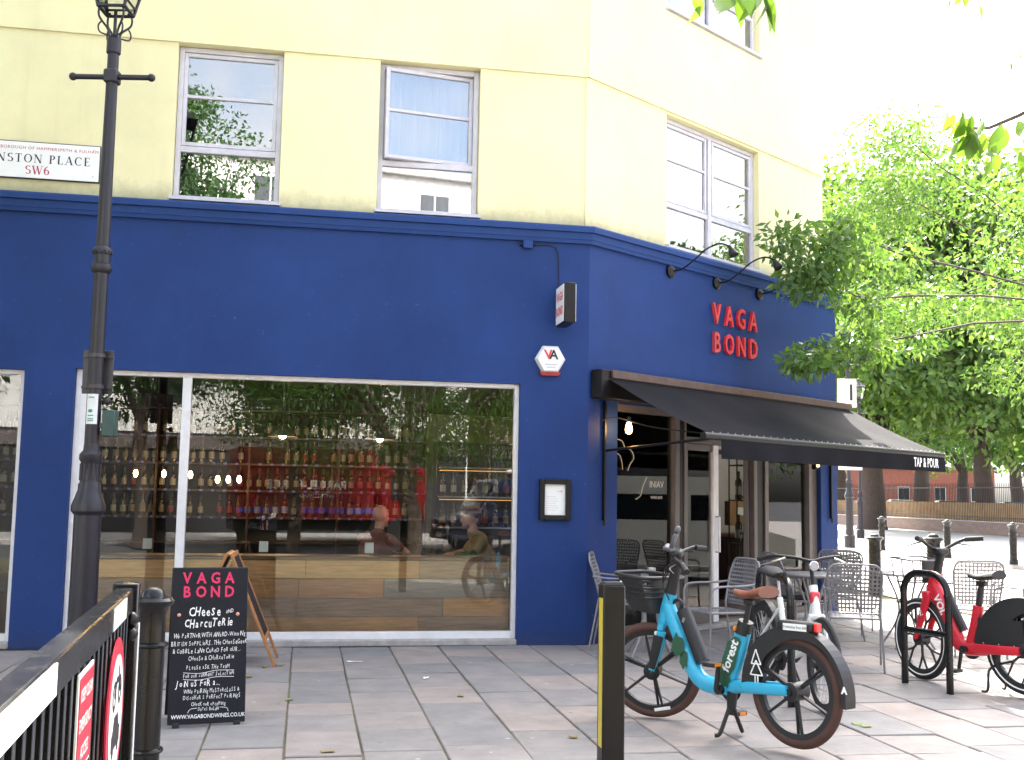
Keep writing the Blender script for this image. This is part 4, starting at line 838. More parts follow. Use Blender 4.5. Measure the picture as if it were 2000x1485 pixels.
# fork and steering column
m = MB(ST)
for sd in (-1, 1): oval(m, [(WB_-.105, sd*.052, .60), (WB_-.055, sd*.056, .47), (WB_, sd*.058, R_)], [.016, .015, .012], [.030, .030, .018])
oval(m, [(hx+.085, 0, .655), (hx+.10, 0, .61)], [.062, .062], [.03, .03]); m.obj('fork', 'bike_blue', bb)
m = MB(ST)
for sd in (-1, 1): oval(m, [(WB_-.085, sd*.076, .575), (WB_-.05, sd*.078, .47), (WB_-.012, sd*.078, .36)], .008, [.034, .030, .022])
m.obj('fork_guard', 'black_plastic', bb)
m = MB(ST); oval(m, [(hx+.012, 0, .84), (hx-.02, 0, .93), (hx-.055, 0, 1.06)], [.032, .030, .030], [.040, .034, .034]); m.obj('steering_column', 'black_plastic', bb)
m = MB(ST); 
hb = [(hx-.17, .30, 1.06), (hx-.13, .24, 1.085), (hx-.07, .11, 1.085), (hx-.05, 0, 1.075), (hx-.07, -.11, 1.085), (hx-.13, -.24, 1.085), (hx-.17, -.30, 1.06)]
m.tube(smooth_path(hb, 5), .014, 10); m.obj('handlebar', 'black_metal', bb)
for sd in (-1, 1):
    MB(ST).tube([(hx-.135, sd*.235, 1.083), (hx-.185, sd*.325, 1.052)], .020, 12).obj('grip', 'rubber', bb)
    MB(ST).tube(smooth_path([(hx-.10, sd*.20, 1.075), (hx-.06, sd*.25, 1.06), (hx-.10, sd*.32, 1.04)], 4), .006, 6).obj('brake_lever', 'black_metal', bb)
MB(ST).box(hx-.10, hx-.03, -.055, .055, 1.07, 1.125, bv=.014).obj('display', 'black_plastic', bb)
m = MB(ST @ T(hx-.02, 0, 1.12) @ RY(rad(-25))); m.box(-.014, .014, -.045, .045, .0, .13, bv=.012); m.box(-.02, .05, -.05, .05, .0, .03, bv=.01); m.ball((0, 0, .15), (.02, .03, .03), 10); m.obj('phone_holder', 'tube_grey', bb)
MB(ST).lathe([(.024, 0), (.03, .02), (.03, .06), (.026, .065)], 14, M=T(hx+.085, 0, .57) @ RY(rad(90))).obj('headlight', 'reflector', bb)
for k in range(3): MB(ST).tube(smooth_path([(hx-.09, .16-.05*k, 1.09), (hx-.0, .13-.04*k, 1.03-.02*k), (hx+.05, .03, .90), (hx+.02, .03, .80)], 5), .004, 6).obj('cable', 'rubber', bb)
# basket
m = MB(); bx0, bx1, bz0, bz1 = hx+.075, hx+.40, .72, .93
def bpt(u, v, z):   # rounded plan
    taper = .72+.28*(z-bz0)/(bz1-bz0); a = u; return (bx0+(bx1-bx0)*(.5+.5*math.cos(a)*taper) , v*math.sin(a)*taper, z)
def bring(z, zt=0, hw_=.165): 
    taper = .74+.26*(z-bz0)/(bz1-bz0); cx = bx0+.02+(bx1-bx0)*.5*taper; rx = (bx1-bx0)*.5*taper; ry = hw_*taper; out = []
    for k in range(32):
        a = 2*math.pi*k/32; c, s_ = math.cos(a), math.sin(a); c = math.copysign(abs(c)**.45, c); s_ = math.copysign(abs(s_)**.45, s_); out.append((cx+rx*c, ry*s_, z+.03*((cx+rx*c)-bx0)/(bx1-bx0)))
    return out
for z in (.80, .835, .865): MB().tube(bring(z), .009, 6, closed=True).obj('basket_slat', 'black_plastic', bb)
MB().tube(bring(bz1), .013, 8, closed=True).obj('basket_rim', 'black_plastic', bb)
m = MB(); lo, hi = bring(bz0-.02, hw_=.15), bring(.79); n = 32
m.add([Vector(p) for p in lo]+[Vector(p) for p in hi], [(k, (k+1) % n, n+(k+1) % n, n+k) for k in range(n)]+[tuple(range(n-1, -1, -1))]); m.add([(p[0], p[1], p[2]) for p in [Vector(q)+Vector((0, 0, .006)) for q in lo]], [tuple(range(n))]); 
h2, h3 = bring(.79), bring(bz1)
for k in (0, 1, 2, 6, 7, 8, 9, 10, 14, 15, 16, 17, 18, 22, 23, 24, 25, 26, 30, 31):
    j = (k+1) % n; m.add([h2[k], h2[j], h3[j], h3[k]], [(0, 1, 2, 3)])
m.obj('basket', 'black_plastic', bb)
MB().ball((hx+.33, .155, .90), (.012, .006, .012), 8).obj('basket_badge', 'pure_white', bb)
# rear mudguard with skirt
def guard(t, mt, r0, r1, a0, a1, half, rin_front, M=Matrix.Identity(4), cz=R_, n=30, blunt=90):
    m = MB(M); outer = []; inner = []
    for k in range(n+1):
        a = rad(a0+(a1-a0)*k/n); f_ = k/n; outer.append((r1*math.cos(a), cz+r1*math.sin(a)))
        deg = a0+(a1-a0)*f_; ri = rin_front if deg < 60 else rin_front+(r1-.03-rin_front)*min(1, (deg-60)/70); inner.append((ri*math.cos(a), cz+ri*math.sin(a)))
    for k in range(n):
        for sd in (-1, 1):
            q = [(*outer[k], ), (*outer[k+1],), (*inner[k+1],), (*inner[k],)]; m.add([(x_, sd*half, z_) for x_, z_ in q], [(0, 1, 2, 3)])
        x0_, z0_ = outer[k]; x1_, z1_ = outer[k+1]; m.add([(x0_, -half, z0_), (x1_, -half, z1_), (x1_, half, z1_), (x0_, half, z0_)], [(0, 1, 2, 3)])
    return m.obj('rear_mudguard', mt, t, ang=50)
gd = guard(bb, 'black_plastic', .3, .375, -4, 188, .046, .262)
m = MB(); m.box(-.155, .10, -.046, .046, R_+.345, R_+.405, bv=.012); m.obj('mudguard_top', 'black_plastic', bb)
m = MB(); m.box(-.125, .045, .0465, .0485, R_+.352, R_+.392, bv=.0008); lb_ = m.obj('sticker', 'pure_white', bb)
m = MB(); m.text('10 minutes free daily', .022, T(-.04, .0492, R_+.372) @ RZ(rad(180)) @ UPRIGHT, ext=.0003); m.obj('lettering', 'print_black', lb_, smooth=False)
MB().box(-.178, -.156, -.025, .025, R_+.35, R_+.40, bv=.004).obj('tail_light', 'tail_red', bb)
MB().box(.405, .42, .035, .06, R_+.32, R_+.345, bv=.004).obj('reflector', 'amber', bb)
m = MB(T(.255, .0475, R_+.115) @ RZ(rad(180)) @ UPRIGHT)
for z in (.02, -.045):
    tri = [(-.036, z), (.036, z), (0, z+.085)] if z > 0 else [(-.046, z), (.046, z), (0, z+.085)]
    for i in range(3): a_, b_ = tri[i], tri[(i+1) % 3]; m.tube([(a_[0], a_[1], 0), (b_[0], b_[1], 0)], .0045, 5)
m.tube([(-.010, -.045, 0), (-.010, -.10, 0)], .0045, 5); m.tube([(.010, -.045, 0), (.010, -.10, 0)], .0045, 5); m.obj('tree_logo', 'pure_white', bb)
m = MB(T(-.368, .0475, R_+.05) @ RZ(rad(180)) @ UPRIGHT); m.text('A', .05, Matrix.Identity(4), ext=.0005, off=.003); m.obj('tree_logo', 'pure_white', bb, smooth=False)
crank_set(bb, .55, .275, rad(100))
m = MB(); m.tube([(.49, 0, .27), (.50, 0, .16)], [.035, .028], 10); m.obj('stand_bracket', 'black_plastic', bb)
for sd in (-1, 1): MB().tube(smooth_path([(.50, sd*.02, .17), (.505, sd*.05, .11), (.51, sd*.10, .022), (.53, sd*.125, .012)], 4), .013, 8).obj('stand_leg', 'black_plastic', bb)
m = MB(ST @ T(WB_, .0, R_)); m.box(-.055, .055, -.02, .02, -.272, -.252, M=RY(rad(8))); m.obj('spoke_reflector', 'reflector', bb)
# ---- red shared e-bike
rear_r, front_r = Vector((3.95, 8.60, 0)), Vector((*ground(1795, 1328).xy, 0))
wbr = (front_r-rear_r).length; print('red wheelbase', wbr)
rb = thing('shared_bicycle', 'red shared e-bike with white striped tyres and black saddle', 'bicycle', bike_matrix(rear_r, front_r, wbr, .02))
R2 = .335; W2_ = wbr; hr = W2_-.20
SR_ = T(hr, 0, .85) @ RZ(rad(-14)) @ T(-hr, 0, -.85)
wheel(rb, 0, R2, R2, Matrix.Identity(4), 'split', 'rubber', True, hubw=.07); wheel(rb, W2_, R2, R2, SR_, 'split', 'rubber', True)
m = MB(); oval(m, [(hr-.015, 0, .89), (hr+.02, 0, .78), (hr+.05, 0, .68)], .036, [.052, .052, .05]); oval(m, [(hr+.03, 0, .80), (hr-.08, 0, .58), (hr-.19, 0, .36)], .040, [.060, .052, .055]); oval(m, [(hr-.16, 0, .37), (hr-.24, 0, .315), (.42, 0, .31), (.30, 0, .315)], .042, [.058, .060, .058, .05])
oval(m, [(.48, 0, .31), (.42, 0, .50), (.385, 0, .645)], .036, .040); oval(m, [(.40, .05, .315), (.2, .075, .325), (0, .085, .335)], [.018, .016, .016], [.040, .036, .034]); oval(m, [(.40, -.05, .315), (.2, -.075, .325), (0, -.085, .335)], [.018, .016, .016], [.040, .036, .034]); m.obj('frame', 'bike_red', rb, ang=60)
m = MB(SR_)
for sd in (-1, 1): oval(m, [(hr+.055, sd*.05, .70), (hr+.12, sd*.058, .52), (W2_, sd*.06, R2)], [.020, .018, .014], [.042, .036, .020])
m.box(hr+.02, hr+.11, -.07, .07, .675, .735, bv=.012); fk = m.obj('fork', 'bike_red', rb)
m = MB(); dv = Vector((-.11, 0, -.22)).normalized(); lz_ = Vector((0, 1, 0)); lx_ = dv; ly_ = lz_.cross(lx_)
MV = Matrix(((lx_.x, ly_.x, lz_.x, hr-.055), (lx_.y, ly_.y, lz_.y, .0415), (lx_.z, ly_.z, lz_.z, .63), (0, 0, 0, 1)))
m.text('VOI.', .085, MV, ext=.0008, off=.003); m.obj('lettering', 'pure_white', rb, smooth=False)
m = MB(SR_); m.text('V.', .06, T(hr+.105, .080, .55) @ RZ(rad(180)) @ UPRIGHT @ RZ(rad(20)), ext=.0008, off=.002); m.obj('lettering', 'pure_white', rb, smooth=False)
m = MB(); oval(m, [(hr-.06, 0, .68), (hr-.12, 0, .55), (hr-.20, 0, .40)], .034, .030); o = m.obj('battery', 'black_plastic', rb); o.location = (-.045, 0, .04)
m = MB(SR_); oval(m, [(hr-.02, 0, .885), (hr-.045, 0, .97), (hr-.07, 0, 1.04)], .030, .034); m.box(hr-.12, hr-.02, -.05, .05, 1.03, 1.09, bv=.015); m.obj('steering_column', 'black_plastic', rb)
m = MB(SR_); m.tube(smooth_path([(hr-.17, .31, 1.17), (hr-.10, .22, 1.16), (hr-.06, .10, 1.10), (hr-.06, 0, 1.07), (hr-.06, -.10, 1.10), (hr-.10, -.22, 1.16), (hr-.17, -.31, 1.17)], 5), .014, 10); m.obj('handlebar', 'black_metal', rb)
for sd in (-1, 1):
    MB(SR_).tube([(hr-.10, sd*.22, 1.16), (hr-.19, sd*.33, 1.17)], .020, 12).obj('grip', 'rubber', rb); MB(SR_).tube(smooth_path([(hr-.07, sd*.19, 1.14), (hr-.02, sd*.24, 1.12), (hr-.06, sd*.31, 1.11)], 4), .006, 6).obj('brake_lever', 'black_metal', rb)
m = MB(); m.tube([(.385, 0, .64), (.355, 0, .80)], .024, 10); m.box(.31, .39, -.025, .025, .80, .84, bv=.006); m.obj('seat_post', 'black_plastic', rb); saddle(rb, .33, .875, 'rubber')
guard(rb, 'black_plastic', .3, .40, -6, 150, .055, .20, cz=R2)
m = MB(); m.box(-.02, .36, .0555, .058, .335, .56); m.box(-.02, .36, -.058, -.0555, .335, .56); m.obj('chain_guard', 'black_plastic', rb)
m = MB()
for x_ in (.06, .19, .32): MB().ball((x_, .0585, .365), (.007, .003, .007), 6).obj('screw', 'steel', rb)
MB(SR_).tube([(hr+.12, -.13, .80), (hr+.12, .13, .80), (hr+.34, .13, .80), (hr+.34, -.13, .80)], .006, 6, closed=True).obj('basket_wire', 'tube_grey', rb)
MB(SR_).tube([(hr+.10, -.16, .98), (hr+.10, .16, .98), (hr+.37, .16, 1.0), (hr+.37, -.16, 1.0)], .007, 6, closed=True).obj('basket_rim', 'tube_grey', rb)
for x_, y_ in ((.10, .15), (.10, -.15), (.36, .15), (.36, -.15), (.23, .155), (.23, -.155)): MB(SR_).tube([(hr+x_+.0, y_*.87, .80), (hr+x_, y_, .985)], .005, 6).obj('basket_wire', 'tube_grey', rb)
MB(SR_).box(hr+.08, hr+.10, -.06, .06, .80, .98, bv=.004).obj('basket_plate', 'black_plastic', rb)
MB(SR_).ball((hr+.09, 0, .76), (.025, .03, .03), 10).obj('headlight', 'reflector', rb)
crank_set(rb, .50, .30, rad(-80), amber=False)
MB().tube([(.24, .0, .29), (.25, 0, .17)], .025, 8).obj('stand_bracket', 'black_plastic', rb)
for sd in (-1, 1): MB().tube(smooth_path([(.25, sd*.02, .20), (.255, sd*.10, .16), (.26, sd*.115, .02), (.30, sd*.135, .01)], 4), .010, 8).obj('stand_leg', 'black_plastic', rb)
# ---- white city bike behind the blue one
front_w, rear_w = Vector((2.22, 7.86, 0)), Vector((2.03, 8.96, 0))
wbw = (front_w-rear_w).length; print('white wheelbase', wbw)
wbk = thing('bicycle', 'white city bicycle with black saddle and wide handlebar by hoop stand', 'bicycle', bike_matrix(rear_w, front_w, wbw))
hw2 = wbw-.20; R3 = .33
SW_ = T(hw2, 0, .85) @ RZ(rad(-6)) @ T(-hw2, 0, -.85)
for cx, MM in ((0, Matrix.Identity(4)), (wbw, SW_)): wheel(wbk, cx, R3, R3, MM, 'wire', 'rubber', fat=.022)
m = MB(); m.tube([(hw2-.01, 0, .86), (hw2+.045, 0, .66)], .030, 12); m.tube(smooth_path([(hw2+.02, 0, .74), (hw2-.15, 0, .48), (.46, 0, .30)], 5), .026, 12); m.tube(smooth_path([(hw2+.035, 0, .68), (hw2-.13, 0, .40), (.46, 0, .28)], 5), .018, 10); m.tube([(.46, 0, .28), (.32, 0, .72)], .022, 12)
for sd in (-1, 1): m.tube([(.46, sd*.04, .28), (0, sd*.06, R3)], .012, 8); m.tube([(.345, sd*.02, .64), (0, sd*.06, R3)], .010, 8)
m.obj('frame', 'bike_white', wbk)
m = MB(SW_)
for sd in (-1, 1): m.tube([(hw2+.055, sd*.045, .64), (wbw, sd*.05, R3)], [.016, .011], 8)
m.box(hw2+.02, hw2+.09, -.055, .055, .625, .665, bv=.01); m.obj('fork', 'bike_white', wbk)
m = MB(); m.box(hw2-.005, hw2+.04, -.032, .032, .73, .82, bv=.01, M=T(0, 0, 0)); m.obj('head_badge', 'red_letter', wbk)
m = MB(SW_); m.tube([(hw2-.01, 0, .85), (hw2-.06, 0, 1.02)], .014, 10); m.tube(smooth_path([(hw2-.26, .31, 1.03), (hw2-.14, .24, 1.06), (hw2-.07, .10, 1.05), (hw2-.05, 0, 1.03), (hw2-.07, -.10, 1.05), (hw2-.14, -.24, 1.06), (hw2-.26, -.31, 1.03)], 5), .012, 10); m.obj('handlebar', 'black_metal', wbk)
for sd in (-1, 1):
    MB(SW_).tube([(hw2-.15, sd*.245, 1.06), (hw2-.28, sd*.32, 1.028)], .018, 10).obj('grip', 'rubber', wbk); MB(SW_).tube(smooth_path([(hw2-.08, sd*.18, 1.05), (hw2-.10, sd*.27, 1.02), (hw2-.22, sd*.32, .99)], 4), .007, 6).obj('brake_lever', 'chrome', wbk)
m = MB(SW_); m.lathe([(.028, 0), (.036, .025), (.036, .05), (.03, .055)], 14, M=T(hw2-.035, 0, 1.0) @ RY(rad(90))); m.obj('headlight', 'chrome', wbk)
m = MB(); m.tube([(.32, 0, .71), (.29, 0, .86)], .013, 10); m.obj('seat_post', 'steel', wbk); saddle(wbk, .27, .895, 'rubber')
m = MB(); m.ring(R3+.03, .018, 40, 6, M=T(0, 0, R3)); 
m = MB()
for k in range(20):
    a0, a1 = rad(20+k*8), rad(28+k*8); q = [((R3+.025)*math.cos(a), R3+(R3+.025)*math.sin(a)) for a in (a0, a1)]; m.add([(q[0][0], -.025, q[0][1]), (q[1][0], -.025, q[1][1]), (q[1][0], .025, q[1][1]), (q[0][0], .025, q[0][1])], [(0, 1, 2, 3)])
m.obj('rear_mudguard', 'black_plastic', wbk)
m = MB(); m.tube([(-.22, -.06, .70), (-.22, .06, .70), (.20, .06, .70), (.20, -.06, .70)], .006, 6, closed=True)
for y_ in (-.06, .06): m.tube([(-.1, y_, .70), (0, y_, R3)], .005, 6)
m.obj('rear_rack', 'black_metal', wbk)
crank_set(wbk, .46, .28, rad(40), amber=False); MB().tube([(.40, .05, .28), (.36, .17, .01)], .008, 6).obj('kickstand', 'black_metal', wbk)
# ------------------------------------------------------------------ cafe chairs and tables
mat('chair_metal', (.24, .235, .245), .42, .35, var=.2, vscale=20)
def perf(m, nx, nz, fn, keep, hole=.56):
    for i in range(nx):
        for j in range(nz):
            if not keep((i+.5)/nx, (j+.5)/nz): continue
            u0, u1, v0, v1 = i/nx, (i+1)/nx, j/nz, (j+1)/nz; du, dv_ = (u1-u0)*(1-hole)/2, (v1-v0)*(1-hole)/2
            o_ = [(u0, v0), (u1, v0), (u1, v1), (u0, v1)]; n_ = [(u0+du, v0+dv_), (u1-du, v0+dv_), (u1-du, v1-dv_), (u0+du, v1-dv_)]
            m.add([fn(*p) for p in o_]+[fn(*p) for p in n_], [(0, 1, 5, 4), (1, 2, 6, 5), (2, 3, 7, 6), (3, 0, 4, 7)])
def make_chair(label, M):
    t = thing('cafe_chair', label, 'chair', M, 'mesh metal cafe chairs')
    # chair faces -y; backrest at +y
    def bk(u, v): x = (u-.5)*(.40+.06*v); return (x, .20+.10*v+.03*(1-4*(u-.5)**2)*0.6, .50+.40*v)
    m = MB(); perf(m, 13, 11, bk, lambda u, v: not (v > .72 and (abs(u-.5)-.30)**2*16+(v-.72)**2*12 > 1 and abs(u-.5) > .30) and not (v < .12 and abs(u-.5) > .42)); m.obj('backrest', 'chair_metal', t, smooth=False)
    m = MB(); perf(m, 12, 12, lambda u, v: ((u-.5)*.42, -.21+.42*v, .445-.02*math.sin(math.pi*u)*math.sin(math.pi*v)), lambda u, v: True); m.obj('seat', 'chair_metal', t, smooth=False)
    out = [(-.20, .20, .50), (-.225, .26, .74), (-.225, .295, .84), (-.19, .305, .90), (-.12, .31, .915), (.12, .31, .915), (.19, .305, .90), (.225, .295, .84), (.225, .26, .74), (.20, .20, .50)]
    MB().tube(smooth_path(out, 3), .010, 8).obj('back_frame', 'chair_metal', t)
    MB().tube([(-.215, -.215, .445), (.215, -.215, .445), (.215, .215, .445), (-.215, .215, .445)], .010, 8, closed=True).obj('seat_frame', 'chair_metal', t)
    for sd in (-1, 1):
        MB().tube(smooth_path([(sd*.20, .20, .52), (sd*.215, .215, .44), (sd*.225, .25, .25), (sd*.235, .30, 0)], 3), .010, 8).obj('leg', 'chair_metal', t)
        MB().tube(smooth_path([(sd*.225, .265, .70), (sd*.25, .12, .685), (sd*.255, -.12, .68), (sd*.252, -.20, .65), (sd*.245, -.215, .56), (sd*.235, -.215, .30), (sd*.235, -.23, 0)], 3), .010, 8).obj('leg', 'chair_metal', t)
    return t
def chair_at(px, py, Y, face_deg, label, proto=[None]):
    p = at_depth(px, py, Y); M = T(p.x, p.y, 0) @ RZ(rad(face_deg))
    if proto[0] is None: proto[0] = make_chair(label, M); return proto[0]
    return dup(proto[0], M, label)
chair_at(1668, 1200, 10.05, 165, 'mesh metal chair between blue bicycle and red bicycle')
chair_at(1652, 1130, 12.7, 150, 'mesh metal chair against the blue end pier')
chair_at(1897, 1150, 11.0, 172, 'mesh metal chair with broad back behind the red bicycle saddle')
chair_at(2012, 1150, 10.6, 215, 'mesh metal chair behind the rear wheel of red bicycle')
chair_at(1215, 1150, 11.0, 80, 'mesh metal chair close to the blue corner wall')
chair_at(1402, 1150, 10.3, -70, 'mesh metal chair in front of the open door')
chair_at(1560, 1150, 11.6, 100, 'mesh metal chair with dark cushion by the shop window')
chair_at(1615, 1150, 11.9, -60, 'mesh metal chair tucked against the cushioned one')
p = at_depth(1560, 1150, 11.6); cu = MB().box(-.20, .20, -.20, .20, 0, .05, bv=.02).obj('seat_cushion', 'rubber', label='dark flat cushion lying on a mesh cafe chair', cat='cushion'); cu.matrix_world = T(p.x, p.y, .455) @ RZ(rad(100))
def make_table(label, M):
    t = thing('cafe_table', label, 'table', M, 'round metal cafe tables')
    MB().lathe([(.30, .715), (.31, .72), (.31, .735), (.30, .74)], 36).obj('table_top', 'chair_metal', t)
    for k in range(4):
        a = rad(45+90*k); u = Vector((math.cos(a), math.sin(a), 0)); MB().tube(smooth_path([u*.22+Vector((0, 0, .715)), u*.10+Vector((0, 0, .45)), u*.12+Vector((0, 0, .25)), u*.28], 4), .011, 8).obj('leg', 'chair_metal', t)
    MB().ring(.10, .008, 24, 6, M=T(0, 0, .45) @ RX(rad(90))).obj('brace', 'chair_metal', t); return t
tq = [at_depth(1272, 1120, 10.6), at_depth(1590, 1150, 11.2), at_depth(1772, 1150, 11.5)]
tb = make_table('round metal table with a small tin pot near the blue corner', T(tq[0].x, tq[0].y, 0))
dup(tb, T(tq[1].x, tq[1].y, 0), 'round metal table beside the cushioned chair'); dup(tb, T(tq[2].x, tq[2].y, 0), 'round metal table behind the red bicycle front wheel')
tin = MB().lathe([(.04, 0), (.042, .01), (.042, .06), (.038, .065), (.036, .05), (.02, .048)], 16).obj('ashtray_pot', 'steel', label='small shiny metal pot standing on round cafe table', cat='pot'); tin.location = (tq[0].x, tq[0].y, .741)
# ------------------------------------------------------------------ inside the shop
wood = []
for k, (c, v) in enumerate(((( .56, .27, .12), .35), ((.42, .26, .18), .4), ((.33, .26, .22), .35), ((.62, .32, .14), .35))):
    mat('plank_%d' % k, c, .55, var=v, vscale=3.0, stretch=(1.2, 1.2, 14), bump=.12, bscale=60); wood.append('plank_%d' % k)
pn = thing('window_counter', 'low counter of mixed timber planks inside the big shop window', 'counter', FA @ T(-2.8, .22, 0))
rz = [.10, .255, .435, .625, .80]; rq = random.Random(3)
for r in range(4):
    cuts = sorted([-2.02, 2.06, {0: -.02, 1: .0, 2: -.01, 3: .05}[r]+rq.choice((-.9, 0, 0)), rq.uniform(.8, 1.4), -1.12])
    for a, b in zip(cuts[:-1], cuts[1:]):
        if b-a < .05: continue
        MB().box(a+.0015, b-.0015, rq.uniform(0, .004), .03, rz[r]+.0015, rz[r+1]-.0015, bv=.002).obj('plank', rq.choice(wood), pn)
mat('counter_wood', (.17, .085, .05), .4, var=.35, vscale=3, stretch=(1, 9, 9)); MB().box(-2.03, 2.07, -.03, .34, .805, .84, bv=.005).obj('counter_top', 'counter_wood', pn)
MB().box(-2.0, 2.05, .035, .32, .05, .80).obj('carcass', 'dark_wall', pn)
# wine wall
sh = thing('wine_shelving', 'dark wall shelving unit full of wine bottles at the back of the shop', 'shelving', FA @ T(-5.0, 5.0, .03))
LV = [.30, .72, 1.06, 1.43, 1.80, 2.17, 2.55]
for z in LV: MB().box(-3.5, 3.9, 0, .3, z-.025, z).obj('shelf', 'dark_wood', sh)
for k in range(7): MB().box(-3.52+k*1.235, -3.49+k*1.235, -.005, .3, 0, 2.6).obj('upright', 'dark_wood', sh)
MB().box(-3.52, 3.92, .3, .33, 0, 2.75).obj('back_panel', 'dark_wall', sh)
m = MB(); mat('tag_blue', (.10, .13, .45), .5)
for z in LV[2:6]:
    for k in range(46): m.box(-3.3+k*.157, -3.3+k*.157+.04, -.004, -.001, z-.024, z+.006)
m.obj('price_tags', 'tag_blue', sh, kind='stuff', smooth=False)
for k, c in enumerate(((.012, .022, .013), (.02, .012, .008), (.035, .045, .02))): mat('bottle_%d' % k, c, .12, spec=.5)
mat('label_cream', (.14, .12, .09), .6); mat('label_white', (.22, .22, .21), .6); mat('label_red', (.13, .015, .015), .6); mat('foil_dark', (.03, .01, .015), .35)
bprof = [(.036, 0), (.038, .006), (.038, .19), (.034, .212), (.016, .236), (.0145, .295), (.017, .297), (.017, .308)]
bm_ = [MB().lathe(bprof, 12).mesh('bottle', 'bottle_%d' % k) for k in range(3)]
lm_ = {n_: MB().lathe([(.0386, .055), (.0386, .145)], 12, cap=False).mesh('label', n_) for n_ in ('label_cream', 'label_white', 'label_red')}
fm_ = MB().lathe([(.0175, .235), (.0155, .25), (.0178, .309)], 10).mesh('foil', 'foil_dark')
rb_ = random.Random(21)
def bottle(p, label, group, k=None, scale=1.0, lab=None):
    b = bpy.data.objects.new('wine_bottle', bm_[rb_.choice((0, 0, 1, 2)) if k is None else k]); COL.objects.link(b); b.matrix_world = T(*p) @ RZ(rb_.uniform(0, 6)) @ Matrix.Scale(scale, 4); tag(b, label, 'bottle', group)
    for n_, me in (('label', lm_[lab or rb_.choice(('label_cream', 'label_white', 'label_cream', 'label_white', 'label_red'))]), ('foil', fm_)):
        c = bpy.data.objects.new(n_, me); COL.objects.link(c); c.parent = b
    return b
for z in LV[2:6]:
    row = {LV[2]: 'lowest full shelf', LV[3]: 'second shelf up', LV[4]: 'third shelf up', LV[5]: 'top shelf'}[z]; k = 0; kind_ = None
    while k < 55:
        if rb_.random() < .6 or kind_ is None: kind_ = (rb_.choice((0, 0, 1, 2)), rb_.choice(('label_cream', 'label_white', 'label_cream', 'label_white', 'label_red')), rb_.choice((.92, 1., 1., 1.06)))
        if rb_.random() > .06: bottle(FA @ Vector((-5.0-3.3+k*.128+rb_.uniform(-.012, .012), 5.0+rb_.uniform(.06, .1), .03+z)), '%s wine bottle with %s label on the %s of the back wall' % (('green', 'brown', 'olive')[kind_[0]], kind_[1][6:], row), 'bottles on the back wall shelving', kind_[0], kind_[2], kind_[1])
        k += 1
# wine machine and dark pillar on the right of the room
wm = thing('wine_dispenser', 'black wine dispensing cabinet behind the seated men', 'cabinet', FA @ T(-.35, 3.6, .03)); MB().box(-.75, .55, 0, .5, 0, .9, bv=.01).obj('base', 'dark_wall', wm); MB().box(-.75, .55, .12, .5, .9, 2.1, bv=.01).obj('cabinet', 'black_metal', wm)
for z in (1.0, 1.4, 1.78): MB().box(-.72, .52, .03, .12, z-.02, z, bv=.003).obj('shelf', 'steel', wm)
mat('warm_led', (1, .5, .2), .5, emit=(1, .45, .12), estr=.15)
for z in (1.36, 1.74): MB().box(-.70, .50, .105, .118, z-.01, z).obj('light_strip', 'warm_led', wm)
for z in (1.0, 1.4):
    for k in range(9): bottle(FA @ Vector((-.35-.66+k*.14, 3.6+.075, .03+z)), 'wine bottle standing in the black dispensing cabinet', 'bottles in the dispensing cabinet')
# pendant and filament lamps
for px, py in ((552, 850), (742, 856)):
    p = at_depth(px, py, 14.3); t = thing('pendant_lamp', 'lit dome pendant lamp with orange inside hanging in the shop', 'lamp', T(*p), 'dome pendants in the shop')
    MB().lathe([(.03, .14), (.05, .12), (.14, .06), (.19, -.02)], 20, cap=False).obj('lamp_shade', 'dark_wall', t); MB().ball((0, 0, .0), .05, 10).obj('bulb', 'bulb_glow', t); MB().tube([(0, 0, .14), (0, 0, 3.0-p.z)], .006, 6).obj('cord', 'black_plastic', t)
    ld = bpy.data.lights.new('pendant_light', 'POINT'); ld.energy = 4; ld.color = (1, .62, .32); ld.shadow_soft_size = .05; lo = bpy.data.objects.new('light', ld); COL.objects.link(lo); lo.parent = t; lo.location = (0, 0, -.07)
for px, py in ((265, 925), (320, 926), (372, 928), (425, 937), (446, 937), (467, 937)):
    p = at_depth(px, py, 14.6); t = thing('filament_bulb', 'small lit filament bulb hanging on a cord in the shop', 'lamp', T(*p), 'filament bulbs in the shop')
    MB().lathe([(.012, .05), (.022, .035), (.03, 0), (.02, -.035), (.004, -.045)], 12).obj('bulb', 'bulb_glow', t); MB().tube([(0, 0, .05), (0, 0, 3.0-p.z)], .004, 6).obj('cord', 'black_plastic', t)
for s_, i_ in ((-3.4, 2.6), (-.6, 2.2), (-7.2, 2.5)):
    t = thing('ceiling_lamp', 'round white ceiling lamp inside the shop', 'lamp', FA @ T(s_, i_, 3.0), 'ceiling lamps in the shop'); MB().lathe([(.12, .018), (.12, -.02), (.09, -.035)], 18).obj('body', 'warm_glow', t)
    ld = bpy.data.lights.new('ceiling_light', 'POINT'); ld.energy = 3; ld.color = (1, .8, .6); ld.shadow_soft_size = .1; lo = bpy.data.objects.new('light', ld); COL.objects.link(lo); lo.parent = t; lo.location = (0, 0, -.12)
t = thing('ceiling_lamp', 'round white ceiling lamp added just inside the open door to brighten the shopfront', 'lamp', FB @ T(3.2, 1.3, 3.0), 'ceiling lamps in the shop'); MB().lathe([(.12, .018), (.12, -.02), (.09, -.035)], 18).obj('body', 'warm_glow', t)  # extra lamp added to brighten the dark interior behind the shopfront panes
ld = bpy.data.lights.new('ceiling_light', 'POINT'); ld.energy = 16; ld.color = (1, .82, .62); ld.shadow_soft_size = .1; lo = bpy.data.objects.new('light', ld); COL.objects.link(lo); lo.parent = t; lo.location = (0, 0, -.12)
